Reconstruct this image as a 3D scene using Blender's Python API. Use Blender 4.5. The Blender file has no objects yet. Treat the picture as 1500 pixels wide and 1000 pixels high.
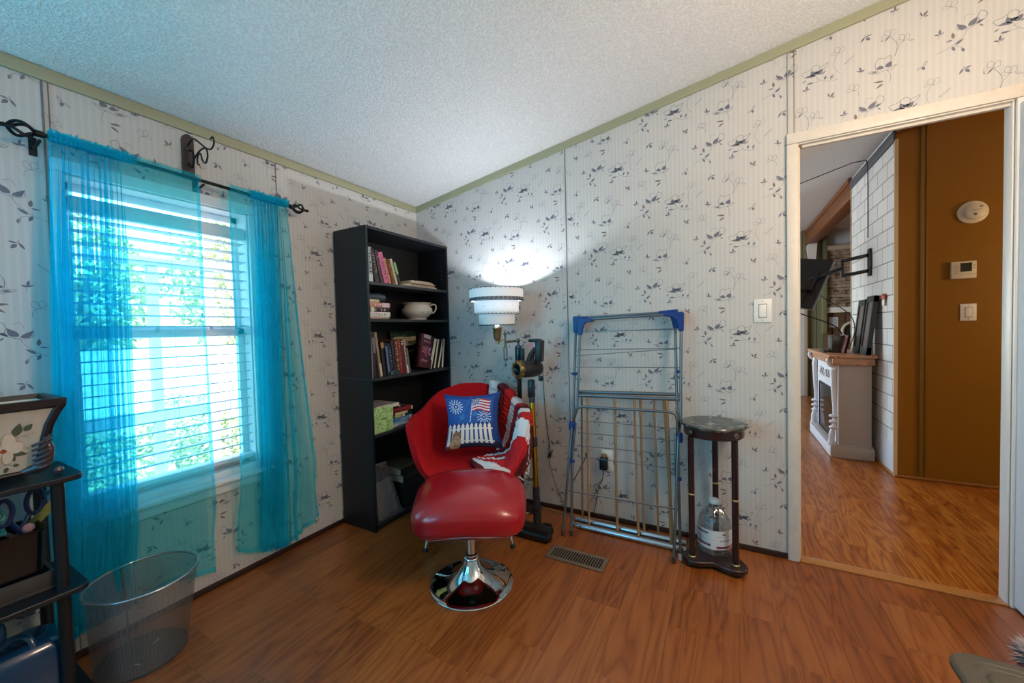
import bpy, bmesh, math, random
from mathutils import Vector, Matrix, noise as mnoise
C = bpy.context
SC = C.scene
COL = SC.collection
PI = math.pi
rnd = random.Random(7)

# ---------------------------------------------------------------- camera
def make_camera():
    f, yaw, pitch, roll = 573.137, -0.506074, -0.0294801, -0.0248276
    pos = Vector((2.11605, -2.33389, 1.17362))
    cy, sy, cp, sp = math.cos(yaw), math.sin(yaw), math.cos(pitch), math.sin(pitch)
    fw = Vector((sy * cp, cy * cp, sp)); r = Vector((cy, -sy, 0)); u = r.cross(fw)
    cr, sr = math.cos(roll), math.sin(roll)
    r2 = cr * r + sr * u; u2 = -sr * r + cr * u
    cam = bpy.data.cameras.new('camera'); cam.sensor_width = 36; cam.lens = f / 1500 * 36
    cam.clip_start = 0.02; cam.clip_end = 200
    o = bpy.data.objects.new('camera', cam); COL.objects.link(o)
    o.matrix_world = Matrix(((r2.x, u2.x, -fw.x, pos.x), (r2.y, u2.y, -fw.y, pos.y), (r2.z, u2.z, -fw.z, pos.z), (0, 0, 0, 1)))
    SC.camera = o
make_camera()

# ---------------------------------------------------------------- world, lights, exposure
SC.view_settings.view_transform = 'Standard'
SC.view_settings.look = 'None'
SC.view_settings.gamma = 1
SC.view_settings.use_curve_mapping = False
SC.view_settings.exposure = 0.35
SC.cycles.max_bounces = 8
SC.cycles.transparent_max_bounces = 24
SC.cycles.sample_clamp_indirect = 4
SC.cycles.use_denoising = True

W = bpy.data.worlds.new('sky'); SC.world = W; W.use_nodes = True
nt = W.node_tree; nt.nodes.clear()
sk = nt.nodes.new('ShaderNodeTexSky'); sk.sky_type = 'NISHITA'; sk.sun_disc = False
sk.sun_elevation = math.radians(52); sk.sun_rotation = math.radians(120)
bg = nt.nodes.new('ShaderNodeBackground'); bg.inputs['Strength'].default_value = 1.25
ou = nt.nodes.new('ShaderNodeOutputWorld')
nt.links.new(sk.outputs[0], bg.inputs[0]); nt.links.new(bg.outputs[0], ou.inputs[0])

def light(name, kind, loc, power, color, direction=None, **kw):
    l = bpy.data.lights.new(name, kind); l.energy = power; l.color = color
    for k, v in kw.items(): setattr(l, k, v)
    o = bpy.data.objects.new(name, l); COL.objects.link(o); o.location = loc
    if direction is not None: o.rotation_euler = Vector(direction).to_track_quat('-Z', 'Y').to_euler()
    return o
light('sun', 'SUN', (5, -5, 12), 17.0, (1, .95, .88), (-.55, .35, -1), angle=.01)
# room: added fill lights, all out of view
light('warm_fill_light', 'POINT', (3.0, -1.25, 1.95), 44, (1, .75, .54), shadow_soft_size=.2)  # added warm fill without a fixture, to the right of the view
light('left_teal_fill_light', 'AREA', (.06, -2.95, 1.35), 22, (.05, .78, 1), (1, .25, .25), shape='RECTANGLE', size=.9, size_y=1.2)  # added teal fill panel by the left wall, no window built there
light('rear_blue_fill_light', 'AREA', (.6, -3.65 + .06, 1.45), 17, (.05, .52, 1), (-.32, 1, .28), shape='RECTANGLE', size=.9, size_y=1.2)  # added blue fill panel at the rear wall, tints the left wall
# hallway and far room
light('hall_fill_light', 'POINT', (4.9, .85, 1.5), 32, (1, .72, .38), shadow_soft_size=.2)  # added warm fill that brightens the mustard wall, no lamp built
light('far_window_light', 'AREA', (.15, 3.6, 1.35), 48, (.8, .9, 1), (1, 0, -.35), shape='RECTANGLE', size=2.0, size_y=1.4)

# ---------------------------------------------------------------- materials
def lin(c):
    if isinstance(c, str):
        c = tuple(int(c[i:i + 2], 16) / 255 for i in (0, 2, 4))
        return tuple(x / 12.92 if x <= .04045 else ((x + .055) / 1.055) ** 2.4 for x in c)
    return c
class NT:
    def __init__(s, m): s.m = m; s.t = m.node_tree
    def n(s, kind, **kw):
        x = s.t.nodes.new('ShaderNode' + kind)
        for k, v in kw.items():
            if k.startswith('i_'): x.inputs[k[2:].replace('_', ' ')].default_value = v
            else: setattr(x, k, v)
        return x
    def l(s, a, b): s.t.links.new(a, b)
    def math(s, op, a, b=None, c=None):
        x = s.n('Math', operation=op)
        for i, v in enumerate((a, b, c)):
            if v is None: continue
            if isinstance(v, (int, float)): x.inputs[i].default_value = v
            else: s.l(v, x.inputs[i])
        return x.outputs[0]
    def ramp(s, fac, stops, interp='LINEAR'):
        x = s.n('ValToRGB'); x.color_ramp.interpolation = interp
        el = x.color_ramp.elements
        while len(el) < len(stops): el.new(.5)
        for e, (p, c) in zip(el, stops):
            e.position = p; c = lin(c); e.color = (*c[:3], 1)
        s.l(fac, x.inputs[0]); return x.outputs[0]
    def mix(s, fac, a, b, mode='MIX'):
        x = s.n('Mix', data_type='RGBA', blend_type=mode)
        for i, v in ((0, fac), (6, a), (7, b)):
            if isinstance(v, (int, float)): x.inputs[i].default_value = v
            elif isinstance(v, (tuple, str)): x.inputs[i].default_value = (*lin(v)[:3], 1)
            else: s.l(v, x.inputs[i])
        return x.outputs[2]
MATS = {}
def mat(name, color, rough=.5, metal=0, spec=None, var=0, vscale=20, bump=0, bscale=100, coat=0, emit=None, estr=1, trans=0, sheen=0, ior=None):
    if name in MATS: return MATS[name]
    m = bpy.data.materials.new(name); m.use_nodes = True; N = NT(m)
    b = m.node_tree.nodes['Principled BSDF']; c = lin(color)
    b.inputs['Base Color'].default_value = (*c, 1); b.inputs['Roughness'].default_value = rough
    b.inputs['Metallic'].default_value = metal
    if spec is not None: b.inputs['Specular IOR Level'].default_value = spec
    if coat: b.inputs['Coat Weight'].default_value = coat; b.inputs['Coat Roughness'].default_value = .08
    if sheen: b.inputs['Sheen Weight'].default_value = sheen
    if trans: b.inputs['Transmission Weight'].default_value = trans
    if ior: b.inputs['IOR'].default_value = ior
    if emit is not None:
        b.inputs['Emission Color'].default_value = (*lin(emit), 1); b.inputs['Emission Strength'].default_value = estr
    if var or bump:
        tc = N.n('TexCoord')
        if var:
            no = N.n('TexNoise', i_Scale=vscale, i_Detail=4.0); N.l(tc.outputs['Object'], no.inputs['Vector'])
            col = N.mix(no.outputs[0], tuple(x * (1 - var) for x in c), tuple(min(1, x * (1 + var)) for x in c)); N.l(col, b.inputs['Base Color'])
        if bump:
            no = N.n('TexNoise', i_Scale=bscale, i_Detail=3.0); N.l(tc.outputs['Object'], no.inputs['Vector'])
            bp = N.n('Bump', i_Strength=bump, i_Distance=.004); N.l(no.outputs[0], bp.inputs['Height']); N.l(bp.outputs[0], b.inputs['Normal'])
    MATS[name] = m; return m

def wood_floor(name, tones, pw, pl, rough, ring=1.0, seam=.45, strips=1, rc=.40):
    """boards running along y; tones = dark, mid, light"""
    m = bpy.data.materials.new(name); m.use_nodes = True; N = NT(m); b = m.node_tree.nodes['Principled BSDF']
    tc = N.n('TexCoord'); sp = N.n('SeparateXYZ'); N.l(tc.outputs['Object'], sp.inputs[0])
    cb = N.n('CombineXYZ'); N.l(sp.outputs['Y'], cb.inputs[0]); N.l(sp.outputs['X'], cb.inputs[1])
    def brick(w, l, mort):
        br = N.n('TexBrick', offset=.37, offset_frequency=2, squash=1.0)
        for k, v in (('Scale', 1.0), ('Mortar Size', mort), ('Mortar Smooth', .3), ('Bias', 0.0), ('Brick Width', l), ('Row Height', w)): br.inputs[k].default_value = v
        br.inputs['Color1'].default_value = (0, 0, 0, 1); br.inputs['Color2'].default_value = (1, 1, 1, 1); br.inputs['Mortar'].default_value = (.5, .5, .5, 1)
        N.l(cb.outputs[0], br.inputs['Vector']); return br
    br = brick(pw, pl, .0012)
    st = brick(pw / strips, pl * .43, .0004)
    seed = N.math('MULTIPLY', st.outputs[0], 37.0)
    seed = N.math('ADD', seed, N.math('MULTIPLY', br.outputs[0], 11.0))
    v = N.n('CombineXYZ'); N.l(N.math('MULTIPLY', sp.outputs['X'], 9.0), v.inputs[0]); N.l(N.math('MULTIPLY', sp.outputs['Y'], .9), v.inputs[1]); N.l(seed, v.inputs[2])
    big = N.n('TexNoise', i_Scale=1.0, i_Detail=2.5, i_Roughness=.45, i_Distortion=.35); N.l(v.outputs[0], big.inputs['Vector'])
    rings = N.math('POWER', N.math('PINGPONG', N.math('MULTIPLY', big.outputs[0], 21.0 * ring), 1.0), .45)
    v2 = N.n('CombineXYZ'); N.l(N.math('MULTIPLY', sp.outputs['X'], 260.0), v2.inputs[0]); N.l(N.math('MULTIPLY', sp.outputs['Y'], 7.0), v2.inputs[1]); N.l(seed, v2.inputs[2])
    fine = N.n('TexNoise', i_Scale=1.0, i_Detail=3.0, i_Roughness=.6); N.l(v2.outputs[0], fine.inputs['Vector'])
    g = N.math('ADD', N.math('MULTIPLY', rings, rc), N.math('MULTIPLY', fine.outputs[0], .45))
    g = N.math('ADD', g, N.math('MULTIPLY', N.math('SUBTRACT', st.outputs[0], .5), .28))
    g = N.math('ADD', g, .20 - rc * .5)
    col = N.ramp(g, [(.1, tones[0]), (.45, tones[1]), (.85, tones[2])])
    mort = br.outputs['Fac']
    col = N.mix(N.math('MULTIPLY', mort, seam), col, '1a0b05')
    N.l(col, b.inputs['Base Color'])
    N.l(N.math('ADD', rough, N.math('MULTIPLY', fine.outputs[0], .12)), b.inputs['Roughness'])
    b.inputs['Specular IOR Level'].default_value = .8
    bp = N.n('Bump', i_Strength=.12, i_Distance=.002); N.l(N.math('SUBTRACT', fine.outputs[0], N.math('MULTIPLY', mort, 2.0)), bp.inputs['Height']); N.l(bp.outputs[0], b.inputs['Normal'])
    return m
M_FLOOR = wood_floor('dark_laminate', ('5c2a0c', '8a4716', 'a8642e'), .19, 1.25, .31, ring=1.0, strips=1)
M_OAK = wood_floor('honey_oak', ('6a330b', '935019', 'b87932'), .19, 1.1, .24, ring=1.25, seam=.35, strips=3, rc=.55)

def striped_paper(name, axis, tint=('c1beba', 'c8c5c1')):
    m = bpy.data.materials.new(name); m.use_nodes = True; N = NT(m); b = m.node_tree.nodes['Principled BSDF']
    tc = N.n('TexCoord'); sp = N.n('SeparateXYZ'); N.l(tc.outputs['Object'], sp.inputs[0]); h = sp.outputs[axis]
    a = N.math('SINE', N.math('MULTIPLY', h, 2 * PI / .0215))
    c = N.math('SINE', N.math('MULTIPLY', h, 2 * PI / .0062))
    f = N.math('ADD', N.math('MULTIPLY', N.math('GREATER_THAN', a, .25), .7), N.math('MULTIPLY', N.math('ADD', c, 1.0), .15))
    N.l(N.mix(f, tint[0], tint[1]), b.inputs['Base Color'])
    N.l(N.math('SUBTRACT', .52, N.math('MULTIPLY', f, .14)), b.inputs['Roughness'])
    bp = N.n('Bump', i_Strength=.06, i_Distance=.001); N.l(f, bp.inputs['Height']); N.l(bp.outputs[0], b.inputs['Normal'])
    return m
M_PAPER_X = striped_paper('wallpaper_back', 'X')
M_PAPER_Y = striped_paper('wallpaper_left', 'Y')
def popcorn(name, color, scale=75, strength=1.0):
    m = bpy.data.materials.new(name); m.use_nodes = True; N = NT(m); b = m.node_tree.nodes['Principled BSDF']
    tc = N.n('TexCoord'); vo = N.n('TexNoise', i_Scale=scale, i_Detail=3.0, i_Roughness=.65); N.l(tc.outputs['Object'], vo.inputs['Vector'])
    h = N.ramp(vo.outputs[0], [(.38, (0, 0, 0)), (.62, (1, 1, 1))])
    c = lin(color); N.l(N.mix(h, tuple(x * .84 for x in c), c), b.inputs['Base Color'])
    b.inputs['Roughness'].default_value = .9; b.inputs['Specular IOR Level'].default_value = .2
    bp = N.n('Bump', i_Strength=strength, i_Distance=.012); N.l(h, bp.inputs['Height']); N.l(bp.outputs[0], b.inputs['Normal'])
    return m
M_CEIL = popcorn('popcorn_ceiling', 'fbfaf8', 110, .6)
INK = mat('ink_dark', '6c6d7a', .6); INKL = mat('ink_pale', '93949c', .6); INKB = mat('ink_brown', '7d6a68', .6)
M_SAGE = mat('sage_paint', '9c9b7e', .55, bump=.15, bscale=60)
M_WHITEPAINT = mat('white_paint', 'e4e0da', .4, bump=.1, bscale=40)
M_DOOR = mat('door_paint', 'd5dbe2', .4)
M_DARKTRIM = mat('dark_trim', '2e1a14', .5)
M_CHROME = mat('chrome', 'dcdcdc', .06, 1)
M_STEEL = mat('brushed_steel', '7c7e82', .34, .9)
M_BRASS = mat('brass', 'a38f68', .3, .9)
M_BLACK = mat('black_plastic', '101114', .35)
M_BLACKWOOD = mat('black_laminate', '0e1016', .45, var=.15, vscale=8)
M_BLUEPL = mat('blue_plastic', '122f7c', .4)
M_WHITEPL = mat('white_plastic', 'e9e6df', .35)
M_PAGES = mat('book_pages', 'd9d2c0', .8, var=.12, vscale=150)

# ---------------------------------------------------------------- mesh builder
def solve_basis(z):
    z = z.normalized(); a = Vector((0, 0, 1)) if abs(z.z) < .9 else Vector((1, 0, 0))
    x = a.cross(z).normalized(); return x, z.cross(x)
ROOTM = {}
class MB:
    def __init__(s): s.v = []; s.f = []; s.m = []; s.s = []
    def add(s, vs, fs, m=0, smooth=False):
        k = len(s.v); s.v += [Vector(v) for v in vs]
        for f in fs: s.f.append([i + k for i in f]); s.m.append(m); s.s.append(smooth)
        return s
    def bm(s, bm, m=0, smooth=False, M=None):
        bm.verts.index_update()
        vs = [(M @ v.co) if M else v.co.copy() for v in bm.verts]
        s.add(vs, [[v.index for v in f.verts] for f in bm.faces], m, smooth); bm.free(); return s
    def box(s, a, b, m=0, bev=0, M=None, seg=2):
        x0, y0, z0 = (min(a[i], b[i]) for i in range(3)); x1, y1, z1 = (max(a[i], b[i]) for i in range(3))
        vs = [(x, y, z) for x in (x0, x1) for y in (y0, y1) for z in (z0, z1)]
        fs = [(0, 1, 3, 2), (4, 6, 7, 5), (0, 4, 5, 1), (2, 3, 7, 6), (0, 2, 6, 4), (1, 5, 7, 3)]
        if bev:
            bm = bmesh.new(); bv = [bm.verts.new(v) for v in vs]
            for f in fs: bm.faces.new([bv[i] for i in f])
            bmesh.ops.bevel(bm, geom=list(bm.edges), offset=min(bev, .49 * min(x1 - x0, y1 - y0, z1 - z0)), segments=seg, profile=.5, affect='EDGES')
            return s.bm(bm, m, True, M)
        if M: vs = [M @ Vector(v) for v in vs]
        return s.add(vs, fs, m)
    def tube(s, pts, r, m=0, n=10, caps=True, closed=False):
        pts = [Vector(p) for p in pts]; rr = r if isinstance(r, (list, tuple)) else [r] * len(pts)
        rings = []; px = None
        for i, p in enumerate(pts):
            a = pts[i - 1] if (i or closed) else p; b = pts[(i + 1) % len(pts)] if (i < len(pts) - 1 or closed) else p
            t = (b - a)
            if t.length < 1e-9: t = Vector((0, 0, 1))
            t.normalize()
            if px is None: x, y = solve_basis(t)
            else:
                x = px - t * px.dot(t)
                if x.length < 1e-6: x, y = solve_basis(t)
                x.normalize()
            px = x; y = t.cross(x)
            rings.append([p + (x * math.cos(2 * PI * k / n) + y * math.sin(2 * PI * k / n)) * rr[i] for k in range(n)])
        vs = [v for ring in rings for v in ring]; fs = []
        L = len(pts)
        for i in range(L if closed else L - 1):
            j = (i + 1) % L
            for k in range(n): fs.append((i * n + k, i * n + (k + 1) % n, j * n + (k + 1) % n, j * n + k))
        s.add(vs, fs, m, True)
        if caps and not closed:
            s.add(rings[0], [tuple(reversed(range(n)))], m); s.add(rings[-1], [tuple(range(n))], m)
        return s
    def lathe(s, prof, c=(0, 0, 0), axis=(0, 0, 1), n=32, m=0, caps=False, sx=1, sy=1, smooth=True):
        c = Vector(c); ax = Vector(axis).normalized(); x, y = solve_basis(ax)
        if abs(ax.z) > .999: x, y = Vector((1, 0, 0)), Vector((0, 1, 0))
        vs = []; fs = []
        for r, z in prof:
            for k in range(n):
                a = 2 * PI * k / n; vs.append(c + ax * z + x * (r * sx * math.cos(a)) + y * (r * sy * math.sin(a)))
        for i in range(len(prof) - 1):
            for k in range(n): fs.append((i * n + k, i * n + (k + 1) % n, (i + 1) * n + (k + 1) % n, (i + 1) * n + k))
        if caps:
            fs.append(tuple(reversed(range(n)))); fs.append(tuple(range((len(prof) - 1) * n, len(prof) * n)))
        return s.add(vs, fs, m, smooth)
    def prism(s, poly, M, t, m=0, smooth=False):
        """poly in local xy extruded 0..t in local z, by matrix M"""
        n = len(poly); vs = [M @ Vector((x, y, 0)) for x, y in poly] + [M @ Vector((x, y, t)) for x, y in poly]
        fs = [tuple(reversed(range(n))), tuple(range(n, 2 * n))] + [(i, (i + 1) % n, n + (i + 1) % n, n + i) for i in range(n)]
        return s.add(vs, fs, m, smooth)
    def flat(s, poly, M, m=0):
        return s.add([M @ Vector((x, y, 0)) for x, y in poly], [tuple(range(len(poly)))], m)
    def grid(s, fn, nu, nv, m=0, smooth=True, cu=False, mf=None):
        vs = [fn(i / nu, j / nv) for j in range(nv + 1) for i in range(nu + (0 if cu else 1))]
        w = nu if cu else nu + 1
        k = len(s.v); s.v += [Vector(v) for v in vs]
        for j in range(nv):
            for i in range(nu):
                s.f.append([k + j * w + i, k + j * w + (i + 1) % w, k + (j + 1) * w + (i + 1) % w, k + (j + 1) * w + i])
                s.m.append(mf((i + .5) / nu, (j + .5) / nv) if mf else m); s.s.append(smooth)
        return s
    def build(s, name, mats, parent=None, kind=None, label=None, fix=True, mods=()):
        me = bpy.data.meshes.new(name)
        Mi = None
        if parent is not None and parent.name in ROOTM: Mi = ROOTM[parent.name].inverted()
        vs = [Mi @ v for v in s.v] if Mi else s.v
        me.from_pydata([tuple(v) for v in vs], [], s.f)
        if not isinstance(mats, (list, tuple)): mats = [mats]
        for x in mats: me.materials.append(x)
        me.polygons.foreach_set('material_index', s.m); me.polygons.foreach_set('use_smooth', s.s)
        if fix:
            bm = bmesh.new(); bm.from_mesh(me); bmesh.ops.remove_doubles(bm, verts=bm.verts, dist=1e-5)
            bmesh.ops.recalc_face_normals(bm, faces=bm.faces); bm.to_mesh(me); bm.free()
        me.update()
        try: me.set_sharp_from_angle(angle=math.radians(42))
        except Exception: pass
        o = bpy.data.objects.new(name, me); COL.objects.link(o)
        if parent is not None:
            o.parent = parent
            if Mi: ROOTM[o.name] = ROOTM[parent.name]
        if kind: o['kind'] = kind
        if label: o['label'] = label
        for kd, kw in mods:
            md = o.modifiers.new(kd.lower(), kd)
            for k, v in kw.items(): setattr(md, k, v)
        return o
def thing(name, label, cat, loc=(0, 0, 0), rz=0, group=None):
    o = bpy.data.objects.new(name, None); COL.objects.link(o); o.empty_display_size = .05
    o.location = loc; o.rotation_euler = (0, 0, rz); o['label'] = label; o['category'] = cat
    if group: o['group'] = group
    ROOTM[o.name] = Matrix.Translation(Vector(loc)) @ Matrix.Rotation(rz, 4, 'Z')
    return o
def tag(o, label, cat, group=None):
    o['label'] = label; o['category'] = cat
    if group: o['group'] = group
    return o
def frame(o, x, y):
    """matrix with origin o, local x, y axes and z = x cross y"""
    x = Vector(x).normalized(); y = Vector(y).normalized(); z = x.cross(y)
    return Matrix(((x.x, y.x, z.x, o[0]), (x.y, y.y, z.y, o[1]), (x.z, y.z, z.z, o[2]), (0, 0, 0, 1)))
def ell(cx, cy, rx, ry, n=16, a=0):
    ca, sa = math.cos(a), math.sin(a)
    return [(cx + rx * math.cos(t) * ca - ry * math.sin(t) * sa, cy + rx * math.cos(t) * sa + ry * math.sin(t) * ca) for t in [2 * PI * k / n for k in range(n)]]
def bez(pts, n=12):
    """Catmull-Rom through pts"""
    P = [Vector(p) for p in pts]; P = [P[0] * 2 - P[1]] + P + [P[-1] * 2 - P[-2]]; out = []
    for i in range(1, len(P) - 2):
        a, b, c, d = P[i - 1:i + 3]
        for k in range(n):
            t = k / n; out.append(.5 * ((2 * b) + (c - a) * t + (2 * a - 5 * b + 4 * c - d) * t * t + (3 * b - a - 3 * c + d) * t ** 3))
    out.append(P[-2]); return out
_TC = {}
def text_poly(txt):
    if txt in _TC: return _TC[txt]
    cu = bpy.data.curves.new('t', 'FONT'); cu.body = txt; cu.size = 1; cu.resolution_u = 3
    cu.align_x = 'CENTER'; cu.align_y = 'CENTER'
    o = bpy.data.objects.new('t', cu); COL.objects.link(o); C.view_layer.update()
    me = o.evaluated_get(C.evaluated_depsgraph_get()).to_mesh()
    vs = [v.co.copy() for v in me.vertices]; fs = [list(p.vertices) for p in me.polygons]
    bpy.data.objects.remove(o); bpy.data.curves.remove(cu)
    _TC[txt] = (vs, fs); return vs, fs
def add_text(mb, txt, M, w=None, h=None, m=0, bold=False):
    """text centred at M's origin in M's xy plane, scaled to width w or height h"""
    vs, fs = text_poly(txt)
    if not vs: return mb
    xs = [v.x for v in vs]; ys = [v.y for v in vs]; cx, cy = (min(xs) + max(xs)) / 2, (min(ys) + max(ys)) / 2
    sx = (w / (max(xs) - min(xs))) if w else h / max(1e-6, (max(ys) - min(ys))); sy = h / (max(ys) - min(ys)) if h else sx
    mb.add([M @ Vector(((v.x - cx) * sx, (v.y - cy) * sy, 0)) for v in vs], fs, m); return mb
def add_marks(mb, n, M, w, h, m=0):
    """a row of n unreadable letter-like strokes"""
    r = random.Random(n * 31 + int(w * 1e4)); cw = w / n
    for k in range(n):
        if r.random() < .14: continue
        x = -w / 2 + (k + .5) * cw; a = cw * .32
        for q in range(r.choice((1, 2, 2, 3))):
            if r.random() < .6: xx = x + r.uniform(-a, a); pts = [(xx - cw * .1, -h / 2), (xx + cw * .1, -h / 2), (xx + cw * .1, h / 2), (xx - cw * .1, h / 2)]
            else: zz = r.uniform(-h / 2, h * .35); pts = [(x - a, zz), (x + a, zz), (x + a, zz + h * .18), (x - a, zz + h * .18)]
            mb.add([M @ Vector((*p, 0)) for p in pts], [(0, 1, 2, 3)], m)
    return mb
def leafpoly(p0, p1, w, n=6, bend=0):
    p0 = Vector(p0); p1 = Vector(p1); d = p1 - p0; nn = Vector((-d.y, d.x)).normalized(); L = []; R = []
    for i in range(n + 1):
        t = i / n; c = p0 + d * t + nn * bend * math.sin(PI * t); ww = w * .5 * math.sin(PI * min(1, t ** .8)) if 0 < i < n else 0
        L.append(c + nn * ww); R.append(c - nn * ww)
    return [tuple(p) for p in L] + [tuple(p) for p in reversed(R[1:-1])]
def ribbon(pts, w):
    P = [Vector(p) for p in pts]; L = []; R = []
    for i, p in enumerate(P):
        d = (P[min(i + 1, len(P) - 1)] - P[max(i - 1, 0)]); d = d.normalized() if d.length else Vector((1, 0)); nn = Vector((-d.y, d.x)) * w / 2
        L.append(p + nn); R.append(p - nn)
    return [[tuple(L[i]), tuple(L[i + 1]), tuple(R[i + 1]), tuple(R[i])] for i in range(len(P) - 1)]
# ================================================================ SETTING
H0, SL = 2.1406, .15688            # ceiling height at x=0 and its slope
def ceil_z(x): return H0 + SL * x
XR, YF = 3.32, -3.65               # right wall, wall behind the camera
WY0, WY1, WZ0, WZ1 = -1.86, -1.235, .535, 1.785   # window opening
DX0, DX1, DZ = 2.415, 3.105, 2.025                # doorway opening
def S(mb, name, mats, **kw): return mb.build(name, mats, kind='structure', **kw)

fl = MB().box((-.1, YF - .1, -.08), (XR, .055, 0)); S(fl, 'floor', M_FLOOR)
fl = MB().box((-.1, .055, -.08), (7.1, 5.6, -.002)); S(fl, 'floor', M_OAK)
# threshold strip
th = MB().box((DX0, -.012, 0), (DX1, .05, .007), bev=.004); S(th, 'trim_threshold', mat('oak_strip', 'a8703c', .35, var=.2, vscale=30))

# ceiling: sloped slab over everything up to the ridge, falling again behind it
RX = 3.3
ce = MB()
for (xa, xb, ya, yb) in ((-.55, RX, YF - .3, 5.7),):
    za, zb = ceil_z(xa), ceil_z(xb)
    ce.add([(xa, ya, za), (xb, ya, zb), (xb, yb, zb), (xa, yb, za), (xa, ya, za + .12), (xb, ya, zb + .12), (xb, yb, zb + .12), (xa, yb, za + .12)],
           [(0, 3, 2, 1), (4, 5, 6, 7), (0, 1, 5, 4), (1, 2, 6, 5), (2, 3, 7, 6), (3, 0, 4, 7)])
S(ce, 'ceiling', M_CEIL)
ce = MB(); za, zb = ceil_z(RX), ceil_z(RX) - .6
ce.add([(RX, YF - .3, za), (7.2, YF - .3, zb), (7.2, 5.7, zb), (RX, 5.7, za), (RX, YF - .3, za + .12), (7.2, YF - .3, zb + .12), (7.2, 5.7, zb + .12), (RX, 5.7, za + .12)],
       [(0, 3, 2, 1), (4, 5, 6, 7), (0, 1, 5, 4), (1, 2, 6, 5), (2, 3, 7, 6), (3, 0, 4, 7)])
S(ce, 'ceiling', mat('far_ceiling', 'd8d8d6', .8))

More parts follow.
